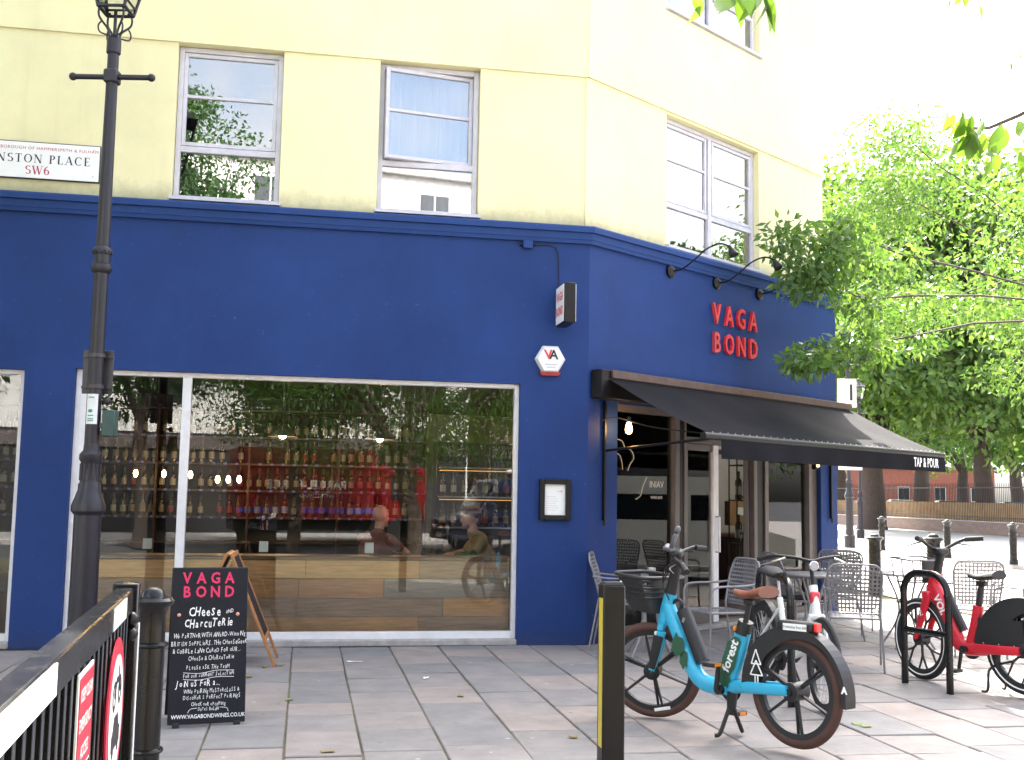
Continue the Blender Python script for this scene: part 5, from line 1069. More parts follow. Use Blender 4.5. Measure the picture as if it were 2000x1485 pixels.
# table, stools and things on it
p1 = at_depth(728, 1050, 12.15); p2 = at_depth(955, 1050, 12.1)
tc_ = FA @ Vector(((FAi @ ((p1+p2)/2)).x, (FAi @ p2).y+.15, 0))
tt = thing('bar_table', 'small dark table between the two seated men', 'table', T(tc_.x, tc_.y, .03) @ RZ(AA)); MB().box(-.42, .42, -.3, .3, .72, .75, bv=.006).obj('table_top', 'dark_wood', tt)
for sx in (-.36, .36):
    for sy in (-.25, .25): MB().box(sx-.02, sx+.02, sy-.02, sy+.02, 0, .72).obj('leg', 'black_metal', tt)
bottle(FA @ Vector(((FAi @ tc_).x+.18, (FAi @ tc_).y, .781)), 'open wine bottle on the table between the seated men', None, 0)
for dx in (-.12, .30):
    gq = MB().lathe([(.032, 0), (.032, .004), (.004, .012), (.004, .09), (.02, .105), (.036, .14), (.034, .19), (.030, .21)], 14, cap=False).obj('wine_glass', 'clear_glass', label='wine glass standing on the table between the seated men', cat='glass', group='glasses on the bar table'); gq.location = (tc_+Vector((dx*.9, dx*.2, .781)))
for k, (px, py) in enumerate(((515, 1062), (722, 1050), (288, 1050))):
    cp = at_depth(px, py, 11.45+.1*k); cd = thing('table_card', ['small white card on the counter beside the left pane', 'small white card on the counter near the bald man', 'small white card on the counter behind the lamp post'][k], 'card', T(cp.x, cp.y, .842) @ RZ(AA)); MB().box(-.045, .045, 0, .004, 0, .10, M=RX(rad(-12))).obj('front', 'pure_white', cd); MB().box(-.045, .045, .04, .044, 0, .10, M=RX(rad(12))).obj('back', 'pure_white', cd)
# ------------------------------------------------------------------ the two men
mat('skin', (.52, .27, .19), .5, var=.12, vscale=20); mat('skin_pale', (.58, .30, .22), .5, var=.1, vscale=20); mat('shirt_rust', (.20, .075, .06), .85, var=.2, vscale=9, bump=.15, bscale=25); mat('shirt_tan', (.33, .235, .13), .85, var=.2, vscale=9, bump=.15, bscale=25)
mat('trousers', (.03, .035, .05), .9); mat('hair_dark', (.02, .013, .01), .6, bump=.5, bscale=90); mat('stubble', (.25, .14, .11), .7); mat('sleeve_green', (.06, .16, .05), .7, var=.8, vscale=30, var2=(.02, .02, .02)); mat('shoe', (.02, .018, .016), .5)
def person(label, M, prims, mats):
    """prims: (a, b, ra, rb, material index); unioned into one continuous skin by voxel remesh"""
    m = MB()
    for a, b, ra, rb2, mi in prims:
        a, b = Vector(a), Vector(b)
        if isinstance(ra, tuple): m.ball(a, ra, 16); continue
        d = b-a; n = 6; pts = []; rr_ = []
        u = d.normalized()
        for k in range(5): t_ = -math.cos(k/4*math.pi/2); pts.append(a+u*ra*t_); rr_.append(max(.002, ra*math.sqrt(max(0, 1-t_*t_))))
        for k in range(1, 4): pts.append(a.lerp(b, k/4)); rr_.append(ra+(rb2-ra)*k/4)
        for k in range(5): t_ = math.sin(k/4*math.pi/2); pts.append(b+u*rb2*t_); rr_.append(max(.002, rb2*math.sqrt(max(0, 1-t_*t_))))
        m.tube(pts, rr_, 12)
    me = m.mesh('person', mats, False); tmp = bpy.data.objects.new('person', me); COL.objects.link(tmp)
    r_ = tmp.modifiers.new('r', 'REMESH'); r_.mode = 'VOXEL'; r_.voxel_size = .0085; sm = tmp.modifiers.new('s', 'SMOOTH'); sm.iterations = 3; sm.factor = .5
    dg = bpy.context.evaluated_depsgraph_get(); out = bpy.data.meshes.new_from_object(tmp.evaluated_get(dg)); COL.objects.unlink(tmp); bpy.data.objects.remove(tmp)
    out.name = 'person'; out.materials.clear()
    for q in mats: out.materials.append(MATS[q])
    n = len(out.polygons); C_ = np.empty(n*3, np.float32); out.polygons.foreach_get('center', C_); C_ = C_.reshape(-1, 3); best = np.full(n, 1e9); idx = np.zeros(n, np.int32)
    for a, b, ra, rb2, mi in prims:
        a_, b_ = np.array(a, float), np.array(b, float)
        if isinstance(ra, tuple): q = np.linalg.norm((C_-a_)/np.array(ra), axis=1); dist = (q-1)*min(ra)
        else:
            d_ = b_-a_; t_ = np.clip(((C_-a_)@d_)/(d_@d_), 0, 1); dist = np.linalg.norm(C_-a_-t_[:, None]*d_, axis=1)-(ra+(rb2-ra)*t_)
        w_ = dist < best; best[w_] = dist[w_]; idx[w_] = mi
    out.polygons.foreach_set('material_index', idx); out.polygons.foreach_set('use_smooth', [True]*n); out.update()
    o = bpy.data.objects.new('person', out); COL.objects.link(o); o.matrix_world = M; return tag(o, label, 'person')
def hand_prims(w, dirv, side, mi):
    """palm and five fingers lying on a surface; w wrist, dirv forward, side sideways"""
    w, d, s_ = Vector(w), Vector(dirv).normalized(), Vector(side).normalized(); P = [(w+d*.02, w+d*.075, .026, .028, mi), (w+d*.02+s_*.018, w+d*.075+s_*.02, .018, .018, mi), (w+d*.02-s_*.018, w+d*.075-s_*.02, .018, .018, mi)]
    for k, (o_, ln) in enumerate(((-.032, .055), (-.011, .075), (.011, .08), (.031, .072))):
        b = w+d*.085+s_*o_; e = b+d*ln*.55+Vector((0, 0, .006)); f_ = b+d*ln-Vector((0, 0, .012)); P += [(b, e, .0095, .0088, mi), (e, f_, .0088, .0078, mi)]
    b = w+d*.035+s_*.035; e = b+d*.03+s_*.022; P += [(b, e, .012, .010, mi), (e, e+d*.025+s_*.004, .010, .008, mi)]
    return P
def seated(lean=.05, head_turn=0., arms='table', sleeve=1, sk=0, hair=None, sleeve_mi=None, beard=None, reach=((.40, .16), (.40, -.16))):
    """faces +x, seat at z=.44; material indices: sk skin, sleeve shirt, 2 trousers, 3 hair, 4 stubble, 5 shoe"""
    P = []
    hip = Vector((0, 0, .53)); chest = Vector((.04+lean, 0, .85)); neck = Vector((.06+lean*1.5, 0, 1.02))
    P += [((0, -.09, .53), (0, .09, .53), .12, .12, 2), ((0, -.05, .60), (.02+lean*.4, -.06, .74), .135, .135, 1), ((0, .05, .60), (.02+lean*.4, .06, .74), .135, .135, 1), (chest+Vector((-.02, -.08, -.03)), chest+Vector((-.02, .08, -.03)), .125, .125, 1), (chest+Vector((-.01, -.12, .08)), chest+Vector((-.01, .12, .08)), .078, .078, 1), (chest+Vector((-.02, 0, .10)), neck-Vector((0, 0, .01)), .085, .062, 1)]
    P += [(neck-Vector((0, 0, .03)), neck+Vector((.01, 0, .08)), .056, .052, sk)]
    Hc = neck+Vector((.025, 0, .155)); R = Matrix.Rotation(head_turn, 3, 'Z')
    def h(x, y, z): return Hc+R @ Vector((x, y, z))
    hd = [(h(-.012, 0, .025), h(-.012, 0, .025), (.096, .076, .098), None, sk), (h(.03, 0, -.045), h(.03, 0, -.045), (.065, .058, .075), None, sk), (h(.082, 0, .004), h(.104, 0, -.026), .010, .015, sk), (h(.078, 0, -.098), h(.070, 0, -.098), .022, .024, sk if beard is None else 4), (h(.072, -.018, -.064), h(.072, .018, -.064), .013, .013, sk), (h(.074, -.032, .026), h(.074, .032, .026), .013, .013, sk)]
    for sd in (-1, 1): hd += [(h(-.005, sd*.076, .012), h(-.012, sd*.082, -.02), .016, .012, sk), (h(.066, sd*.032, .004), h(.066, sd*.032, .004), (.014, .014, .012), None, sk)]
    if beard: hd += [(h(.045, -.045, -.085), h(.07, 0, -.10), .022, .024, 4), (h(.045, .045, -.085), h(.07, 0, -.10), .022, .024, 4)]
    if hair: hd += [(h(-.022, 0, .048), h(-.022, 0, .048), (.104, .082, .090), None, 3), (h(.05, 0, .105), h(-.03, 0, .115), .032, .035, 3), (h(-.075, 0, -.01), h(-.07, 0, -.05), .045, .035, 3)]
    P += hd
    for sd, (rx, ry) in zip((1, -1), reach):
        sh_ = chest+Vector((-.01, sd*.185, .075)); el = Vector((rx*.55+.02, sd*.25, .80)); wr = Vector((rx, ry, .785)); sm_ = 1
        P += [(sh_, sh_.lerp(el, .65), .068, .056, 1), (sh_.lerp(el, .6), el, .047, .043, sk if sleeve_mi is None else sleeve_mi), (el, wr, .043, .028, sk if (sleeve_mi is None or sd < 0) else sleeve_mi)]
        P += hand_prims(wr, wr-el, (0, -sd, 0), sk)
        kn = Vector((.46, sd*.12, .50)); an = Vector((.44, sd*.13, .09)); P += [((.02, sd*.10, .53), kn, .088, .062, 2), (kn, an, .058, .042, 2), (an-Vector((.03, 0, .04)), an+Vector((.16, 0, -.055)), .04, .034, 5)]
    return P
bx_ = math.atan2
person('bald man in rust brown shirt seated with his back to the window', T(p1.x, p1.y, .03) @ RZ(rad(58)), seated(.03, rad(-14)), ['skin_pale', 'shirt_rust', 'trousers', 'hair_dark', 'stubble', 'shoe'])
person('dark haired bearded man in tan shirt seated side on leaning on the table', T(p2.x, p2.y, .03) @ RZ(rad(192)), seated(.08, 0, hair=True, beard=True, sleeve_mi=6, reach=((.36, .05), (.38, -.14))), ['skin', 'shirt_tan', 'trousers', 'hair_dark', 'stubble', 'shoe', 'sleeve_green'])
for p, a, lb in ((p1, 58, 'dark wooden stool under the bald man'), (p2, 192, 'dark wooden stool under the bearded man')):
    t = thing('stool', lb, 'stool', T(p.x, p.y, .03) @ RZ(rad(a)), 'stools at the bar table'); MB().lathe([(.17, .405), (.18, .41), (.18, .432), (.17, .437)], 24).obj('seat', 'dark_wood', t)
    for k in range(4): q = rad(45+90*k); MB().tube([(.12*math.cos(q), .12*math.sin(q), .41), (.19*math.cos(q), .19*math.sin(q), 0)], .014, 8).obj('leg', 'dark_wood', t)
# ------------------------------------------------------------------ inside the shopfront under the awning
def at(px, py, Y): return at_depth(px, py, Y)
pw = at(1452, 900, 16.6); t = thing('partition_wall', 'pale blue grey partition wall inside the open door', 'partition', T(pw.x, pw.y, .03) @ RZ(rad(8))); MB().box(-.55, .75, 0, .08, 0, 2.9, bv=.003).obj('panel', 'interior_pale', t); MB().box(-.55, .75, -.012, -.0005, 0, .12).obj('skirting', 'white_paint', t)
pc = at(1452, 1150, 15.2); t = thing('bar_counter', 'curved dark red wooden bar counter inside the door', 'counter', T(pc.x, pc.y, .03))
arc_ = [(-.45+.9*k/12, -.16*math.sin(math.pi*k/12)) for k in range(13)]
m = MB(); m.prism(arc_+[(.45, .4), (-.45, .4)], 0, .92); m.obj('front', 'dark_wood', t); m = MB(); m.prism([(x*1.06, y-.03) for x, y in arc_]+[(.48, .42), (-.48, .42)], .92, .96); m.obj('top', 'counter_wood', t)
for k in range(1, 12, 2): MB().box(arc_[k][0]-.008, arc_[k][0]+.008, arc_[k][1]-.012, arc_[k][1]+.02, .05, .88).obj('moulding', 'dark_wood', t)
pl_ = at(1458, 1150, 14.0); t = thing('display_ladder', 'black metal ladder stand with bottles inside the door', 'stand', T(pl_.x, pl_.y, .03) @ RZ(rad(15)))
for sx in (-.125, .125):
    for sy in (0, .22): MB().tube([(sx, sy, 0), (sx, sy, 2.35)], .010, 6).obj('upright', 'black_metal', t)
for z in (.42, .88, 1.42, 1.86): MB().box(-.13, .13, -.01, .23, z-.02, z, bv=.003).obj('shelf', 'black_metal', t)
LMx = T(pl_.x, pl_.y, .03) @ RZ(rad(15))
for z in (.88, 1.42):
    for sx in (-.06, .05): bottle(LMx @ Vector((sx, .09, z)), 'dark wine bottle standing on the black ladder stand', 'bottles on the ladder stand', 0, 1.15)
bxp = at(1440, 1003, 14.8); ob = thing('cardboard_box', 'brown cardboard box on shelf inside the door', 'box', T(bxp.x, bxp.y, bxp.z-.16) @ RZ(rad(12))); mat('cardboard', (.42, .25, .12), .85, var=.15); MB().box(-.13, .13, -.12, .12, 0, .32, bv=.004).obj('carton', 'cardboard', ob); MB().box(-.05, .05, -.1235, -.1205, .14, .24).obj('label_sticker', 'pure_white', ob)
gs = at(1352, 960, 14.5); t = thing('glass_shelving', 'tall dark shelving with rows of glasses beside the door', 'shelving', T(gs.x, gs.y, .03) @ RZ(rad(20)))
for z in (.55, .95, 1.25, 1.55, 1.85, 2.2): MB().box(-.35, .35, 0, .3, z-.02, z, bv=.002).obj('shelf', 'dark_wood', t)
for sx in (-.36, .34): MB().box(sx, sx+.02, 0, .3, 0, 2.3).obj('upright', 'dark_wood', t)
MB().box(-.36, .36, .3, .32, 0, 2.3).obj('back_panel', 'interior_wall', t)
mat('tumbler', (.35, .40, .48), .1, spec=.8); mat('tumbler_blue', (.06, .11, .22), .1, spec=.8); tm_ = MB().lathe([(.028, 0), (.034, .10), (.031, .10), (.026, .01)], 12, cap=False)
tms = [tm_.mesh('tumbler', 'tumbler'), tm_.mesh('tumbler', 'tumbler_blue')]; GM = T(gs.x, gs.y, .03) @ RZ(rad(20))
for z in (.95, 1.25, 1.55):
    for i in range(8):
        for j in range(2):
            o = bpy.data.objects.new('tumbler', tms[1 if z < 1.2 else 0]); COL.objects.link(o); o.matrix_world = GM @ T(-.29+i*.08, .06+.1*j, z); tag(o, 'blue drinking glass on the dark shelving beside the door' if z < 1.2 else 'clear drinking glass on the dark shelving beside the door', 'glass', 'glasses on the dark shelving')
for z in (1.85, 2.2, .55):
    for i in range(6): bottle(GM @ Vector((-.27+i*.10, .12, z)), 'wine bottle on the dark shelving above and below the rows of glasses', 'bottles on the glass shelving')
# shelves right behind the two shopfront panes
for (s0, s1, zs, nm, lb) in ((.55, 1.5, (.98, 1.84), 'window_shelf', 'dark shelf behind the left shopfront pane'), (3.5, 4.42, (1.50, 1.05), 'window_shelf', 'dark shelf behind the right shopfront pane')):
    for z in zs:
        t = MB(FB).box(s0, s1, .32, .55, z-.03, z, bv=.003).obj(nm, 'dark_wood', label=lb+(', upper one' if z == max(zs) else ', lower one'), cat='shelf')
rq = random.Random(9)
for k, s_ in enumerate((.72, .86, .98)): 
    o = MB().lathe([(.045, 0), (.055, .16), (.05, .16), (.04, .01)], 14, cap=False).obj('jar', 'dark_wood' if k < 2 else 'label_white', label=['tall amber jar on the upper shelf behind the left shopfront pane', 'second amber jar beside a bottle on the upper window shelf', 'short white jar on the upper shelf behind the left pane'][k], cat='jar'); o.location = FB @ Vector((s_, .43, 1.84))
for k in range(4):
    o = MB().lathe([(.035, 0), (.048, .10), (.044, .10), (.03, .01)], 14, cap=False).obj('cup', 'white_paint', label='white cup on the lower shelf behind the left shopfront pane', cat='cup', group='cups on the window shelf'); o.location = FB @ Vector((.62+k*.13, .42, .98))
for k, s_ in enumerate((3.6, 3.74, 3.86)): bottle(FB @ Vector((s_, .43, 1.5)), 'wine bottle standing behind the right shopfront pane', 'bottles behind the right pane', 0 if k else 2)
o = thing('framed_card', 'white card with print propped behind the right shopfront pane', 'card', FB @ T(4.05, .42, 1.5)); MB().box(-.07, .07, 0, .015, 0, .26, bv=.002).obj('card', 'pure_white', o); MB().box(-.035, .035, -.002, -.0005, .12, .2).obj('print', 'print_red', o)
for k, s_ in enumerate((1.1, 1.24, 1.36)): bottle(FB @ Vector((s_, .43, 1.84)), 'wine bottle on the upper shelf behind the left shopfront pane', 'bottles behind the left pane')
pt = thing('potted_plant', 'small green plant in terracotta pot behind the right shopfront pane', 'plant', FB @ T(3.72, .43, 1.05)); mat('terracotta', (.38, .14, .07), .8); MB().lathe([(.045, 0), (.06, .11), (.065, .11), (.065, .13), (.055, .13), (.05, .1)], 14, cap=False).obj('pot', 'terracotta', pt)
mat('plant_green', (.10, .26, .04), .5); m = MB()
for k in range(26):
    a = rq.uniform(0, 6.28); r_ = rq.uniform(.02, .09); h_ = rq.uniform(.12, .28); u = Vector((math.cos(a), math.sin(a), 0)); s_ = Vector((-u.y, u.x, 0))*.014; m.add([Vector((0, 0, .11)), u*r_*.5+s_+Vector((0, 0, .11+h_*.6)), u*r_+Vector((0, 0, .11+h_)), u*r_*.5-s_+Vector((0, 0, .11+h_*.6))], [(0, 1, 2, 3)])
m.obj('leaves', 'plant_green', pt, kind='stuff')
# line drawing and lettering on the left shopfront pane
dr = thing('window_drawing', 'white line drawing and lettering on the left shopfront pane', 'decal', FB @ T(.55, .097, 0)); mat('chalk_line', (.62, .58, .52), .7)
m = MB()
m.tube(smooth_path([(.0, 0, 2.07), (.12, 0, 2.05), (.17, 0, 1.98), (.27, 0, 1.96), (.32, 0, 1.88), (.25, 0, 1.80), (.22, 0, 1.74)], 3), .0035, 5); m.tube(smooth_path([(0, 0, 1.92), (.08, 0, 1.90), (.12, 0, 1.82), (.13, 0, 1.75)], 3), .0035, 5); m.tube(smooth_path([(.55, 0, 1.68), (.48, 0, 1.58), (.44, 0, 1.48), (.36, 0, 1.44)], 3), .0035, 5); m.obj('outline', 'chalk_line', dr)
m = MB(); m.text('INIAV', .10, T(.72, 0, 1.60) @ UPRIGHT, ext=.0004); m.obj('lettering', 'chalk_line', dr, smooth=False); m = MB(); m.text('WINE BAR', .045, T(.72, 0, 1.46) @ UPRIGHT, ext=.0004); m.obj('lettering', 'chalk_line', dr, smooth=False)
# ------------------------------------------------------------------ trees
leafmat('leaf_near', (.045, .105, .022), (.10, .18, .035), .5); leafmat('leaf_mid', (.04, .10, .03), (.11, .19, .055), .40, .36); leafmat('leaf_far', (.05, .115, .032), (.12, .20, .055), .42, .4); leafmat('leaf_dark', (.022, .06, .016), (.05, .11, .025), .35)
mat('bark', (.13, .095, .075), .9, var=.4, vscale=7, stretch=(3, 3, .6), bump=.6, bscale=14); mat('bark_dark', (.07, .05, .042), .9, var=.4, vscale=7, stretch=(3, 3, .6), bump=.6, bscale=14)
def leaf_cloud(name, mt, C_, sig, n, L, W, parent, rng, droop=.5):
    C_ = np.asarray(C_, float); k = len(C_); i = rng.integers(0, k, n)
    sg = np.asarray(sig, float); sg = sg[i][:, None] if sg.ndim else sg
    off = rng.normal(0, 1, (n, 3)); off /= np.maximum(1, np.linalg.norm(off, axis=1)/1.9)[:, None]
    P = C_[i]+off*sg*np.array([1, 1, .62])
    d = rng.normal(0, 1, (n, 3)); d[:, 2] -= droop*1.6; d += off*.5; d /= np.linalg.norm(d, axis=1)[:, None]
    r_ = rng.normal(0, 1, (n, 3)); r_[:, 2] *= .5; s_ = np.cross(d, r_); s_ /= np.linalg.norm(s_, axis=1)[:, None]; nn = np.cross(s_, d)
    l = (L*rng.uniform(.7, 1.25, n))[:, None]; w_ = (W*rng.uniform(.75, 1.2, n))[:, None]
    mid = P+d*l*.45
    V = np.stack([P, mid+s_*w_*.5-nn*w_*.12, P+d*l-nn*l*.08, mid-s_*w_*.5-nn*w_*.12], 1).reshape(-1, 3).astype(np.float32)
    me = bpy.data.meshes.new(name); me.vertices.add(4*n); me.vertices.foreach_set('co', V.ravel())
    b = np.arange(n)*4; tri = np.stack([b, b+1, b+2, b, b+2, b+3], 1).ravel().astype(np.int32)
    me.loops.add(6*n); me.loops.foreach_set('vertex_index', tri); me.polygons.add(2*n); me.polygons.foreach_set('loop_start', np.arange(2*n, dtype=np.int32)*3); me.polygons.foreach_set('loop_total', np.full(2*n, 3, np.int32))
    me.materials.append(MATS[mt]); me.update(calc_edges=True); o = bpy.data.objects.new(name, me); COL.objects.link(o); o.parent = parent; return o
def tree(name, label, base, trunk_h, trunk_r, cc, cr, nclump, nleaf, L, W, lm, bm2, seed, extra=(), group=None, sig=.42, shell=.55, forks=1):
    """cc, cr: crown centre and radii relative to the base; extra: further (limb end, sigma, weight) points"""
    rng = np.random.default_rng(seed); t = thing(name, label, 'tree', T(*base), group); r_ = random.Random(seed)
    m = MB(); top = Vector((r_.uniform(-.15, .15), r_.uniform(-.15, .15), trunk_h))
    m.tube(smooth_path([(0, 0, -.05), (.03, .02, trunk_h*.35), (top.x*.6-.04, top.y*.6, trunk_h*.7), top], 4), [trunk_r*1.35]+[trunk_r*(1.15-.03*k) for k in range(11)]+[trunk_r*.8], 12)
    cl = []; sg = []
    main = []
    nm = 7
    for k in range(nm):
        a = 2*math.pi*k/nm+r_.uniform(-.3, .3); e = Vector((cc[0]+cr[0]*.62*math.cos(a), cc[1]+cr[1]*.62*math.sin(a), cc[2]+cr[2]*r_.uniform(-.35, .55))); main.append(e)
        md = top.lerp(e, .5)+Vector((0, 0, r_.uniform(-.1, .5))); m.tube(smooth_path([top-Vector((0, 0, .25)), md, e], 4), [trunk_r*.36*(1-.085*q) for q in range(9)], 8)
    main.append(Vector((cc[0], cc[1], cc[2]+cr[2]*.6))); m.tube(smooth_path([top-Vector((0, 0, .2)), top.lerp(main[-1], .5)+Vector((.2, 0, 0)), main[-1]], 4), [trunk_r*.6*(1-.09*q) for q in range(9)], 8)
    for k in range(nclump):
        v = rng.normal(0, 1, 3); v /= np.linalg.norm(v); q = (shell+(1-shell)*rng.random())**.8
        p = Vector((cc[0]+cr[0]*v[0]*q, cc[1]+cr[1]*v[1]*q, cc[2]+cr[2]*v[2]*q)); cl.append(p); sg.append(sig*r_.uniform(.65, 1.3))
        j = min(main, key=lambda e: (e-p).length); s0 = top.lerp(j, r_.uniform(.55, .98)); md = s0.lerp(p, .5)+Vector((r_.uniform(-.15, .15), r_.uniform(-.15, .15), r_.uniform(0, .3)))
        m.tube(smooth_path([s0, md, p], 3), [trunk_r*.13, trunk_r*.11, trunk_r*.1, trunk_r*.085, trunk_r*.07, trunk_r*.05, trunk_r*.03], 5)
    for pts, s_, w_ in extra:
        P = [Vector(q)-Vector(base) for q in pts]; j = top.lerp(min(main, key=lambda e: (e-P[0]).length), .6)
        Q = smooth_path([j, *P], 4); Q = [q+Vector((r_.uniform(-.09, .09), r_.uniform(-.09, .09), r_.uniform(-.1, .1)))*(0 if i in (0, len(Q)-1) else 1) for i, q in enumerate(Q)]
        m.tube(Q, [max(.004, trunk_r*.085*(1-i/len(Q))) for i in range(len(Q))], 6)
        for i, q in enumerate(Q[3:]):
            p = q+Vector((r_.uniform(-.25, .25), r_.uniform(-.25, .25), r_.uniform(-.15, .2)))*(s_/.2 if s_ < .4 else 1.6); m.tube([q, q.lerp(p, .5)+Vector((0, 0, .03)), p], [.006, .005, .003], 4); (cl.extend([p]*w_), sg.extend([s_]*w_)) if (s_ > .3 or i % 2 or i > len(Q)-7) else None
    m.obj('trunk', bm2, t); leaf_cloud('crown', lm, [tuple(c) for c in cl], sg, nleaf, L, W, t, rng); return t
def near_leaf(parent, base, tip, wd, roll):
    base, tip = Vector(base), Vector(tip); d = tip-base; L_ = d.length; d.normalize(); s_ = d.cross(Vector((math.sin(roll), math.cos(roll), .2))).normalized(); n_ = s_.cross(d); m = MB(); prof = [0, .55, .9, 1, .86, .55, .2, 0]; vs = []
    for k, q in enumerate(prof):
        u = k/7; c_ = base+d*L_*u-n_*L_*.18*u*u; vs += [c_-s_*wd*.5*q+n_*wd*.12*q, c_, c_+s_*wd*.5*q+n_*wd*.12*q]
    m.add(vs, [f for k in range(7) for f in ((k*3, k*3+3, k*3+4, k*3+1), (k*3+1, k*3+4, k*3+5, k*3+2))]); return m.obj('leaf', 'leaf_near', parent)
# tree behind the camera: mirrored in the shop window, a limb reaches over the photographer
b1 = (2.85, -2.6, 0)
ends = {k: at_depth(*q) for k, q in dict(a=(1425, -25, 3.7), b=(1500, -30, 3.8), c=(1878, 238, 5.2), d=(1905, -20, 6.0), e=(1990, 226, 5.4)).items()}
t1 = tree('street_tree', 'leafy street tree mirrored in the shop window with sprigs hanging overhead', b1, 2.3, .22, (-.3, -.4, 4.3), (4.6, 3.2, 2.4), 190, 40000, .12, .05, 'leaf_near', 'bark', 31)
m = MB(T(-b1[0], -b1[1], 0)); J = Vector((2.7, -1.2, 3.6))
for path, r_ in (([J, (2.2, 1.2, 3.9), ends['b']+Vector((.15, -.1, .12)), ends['a']], .02), ([J, (3.2, 1.8, 4.1), (3.2, 4.0, 3.75), ends['e'], ends['c']], .026), ([(3.2, 1.8, 4.1), (3.0, 4.2, 4.2), ends['d']], .016)): 
    P = smooth_path(path, 4); m.tube(P, [r_*(1-.75*k/(len(P)-1)) for k in range(len(P))], 6)
m.obj('branch', 'bark', t1)
rl = random.Random(17); O1_ = Vector(b1)
def sprig(px, py, Y, n, spread, ln):
    c = at_depth(px, py, Y)
    for k in range(n):
        a = rl.uniform(0, 6.28); b_ = c+Vector((rl.uniform(-1, 1)*spread, rl.uniform(-1, 1)*spread, rl.uniform(-.2, .3)*spread)); near_leaf(t1, b_-O1_, b_+Vector((math.cos(a)*.45, math.sin(a)*.3, -rl.uniform(.6, 1)))*ln-O1_, ln*rl.uniform(.36, .46), rl.uniform(0, 3))
sprig(1368, -8, 3.8, 2, .03, .11); sprig(1430, -12, 3.7, 3, .03, .17); sprig(1480, -14, 3.75, 5, .05, .18); sprig(1885, 225, 5.2, 12, .12, .15); sprig(1930, 260, 5.2, 14, .13, .15); sprig(1985, 300, 5.3, 6, .12, .12); sprig(1890, -5, 6.0, 6, .12, .12); sprig(1985, 105, 5.6, 3, .08, .1)
tree('street_tree', 'tall street tree mirrored in the upper and lower windows', (-2.6, -8.6, 0), 3.2, .2, (0, 0, 7.8), (2.9, 2.6, 4.8), 150, 22000, .16, .07, 'leaf_dark', 'bark_dark', 32)
# tree by the side road whose limbs hang in front of the building's end
b3 = (11.9, 17.4, 0)
ex = []
for pts, s_, w_ in (([(1760, 500, 14.2), (1670, 480, 13.1), (1610, 470, 12.7), (1565, 465, 12.5)], .17, 1), ([(1770, 580, 14.2), (1680, 570, 13.1), (1610, 545, 12.7), (1555, 535, 12.5)], .16, 1), ([(1780, 650, 14.4), (1700, 690, 13.2), (1630, 695, 12.8), (1590, 705, 12.6)], .15, 1), ([(1830, 420, 21), (1740, 400, 22), (1680, 420, 22.5), (1640, 480, 22.5)], .5, 2), ([(1830, 320, 21), (1760, 270, 22.5), (1700, 260, 23)], .5, 2), ([(1830, 600, 21), (1740, 610, 22), (1670, 600, 22.5)], .5, 2)):
    ex.append(([tuple(at_depth(*q)) for q in pts], s_, w_))
tree('side_road_tree', 'tree with long drooping leaves hanging over the end of the awning', b3, 2.6, .21, (-.3, -.2, 4.75), (4.7, 3.6, 2.75), 230, 46000, .12, .05, 'leaf_mid', 'bark_dark', 33, ex, sig=.40)
tree('street_tree', 'leafy tree beside the left end of the shop casting shade on the wall', (-7.4, 5.4, 0), 2.6, .2, (0, 0, 5.6), (3.0, 3.0, 3.4), 130, 20000, .13, .055, 'leaf_near', 'bark', 35)
# trees in the churchyard beyond the railings
for k, (px, py, Y, h, r_, n, lm, lb) in enumerate(((1703, 1015, 56, 4.2, .62, 11000, 'leaf_far', 'thick trunked tree beyond the railings next to the lamp posts'), (1925, 1030, 52, 4.0, .42, 12000, 'leaf_far', 'forked tree beyond the railings behind the red bicycle'), (1800, 1010, 74, 4.5, .5, 9000, 'leaf_dark', 'dark tree in the middle of the churchyard'), (2060, 1040, 50, 3.6, .4, 10000, 'leaf_far', 'pale green tree beyond the railings at the far corner'), (1640, 1005, 80, 4.5, .5, 9000, 'leaf_dark', 'dark tree far back beside the building edge'), (1990, 1010, 88, 4, .5, 8000, 'leaf_dark', 'dark tree far back in the churchyard'), (1880, 1005, 100, 4, .5, 8000, 'leaf_far', 'light tree at the far end of the churchyard'))):
    p = at_depth(px, py, Y); tree('churchyard_tree', lb, (p.x, p.y, 0), h, r_, (0, 0, h+7.0), (7.6, 6.2, 7.3), 210, int(n*1.9), .40, .23, lm, 'bark_dark', 50+k, group='trees beyond the railings', sig=.8)
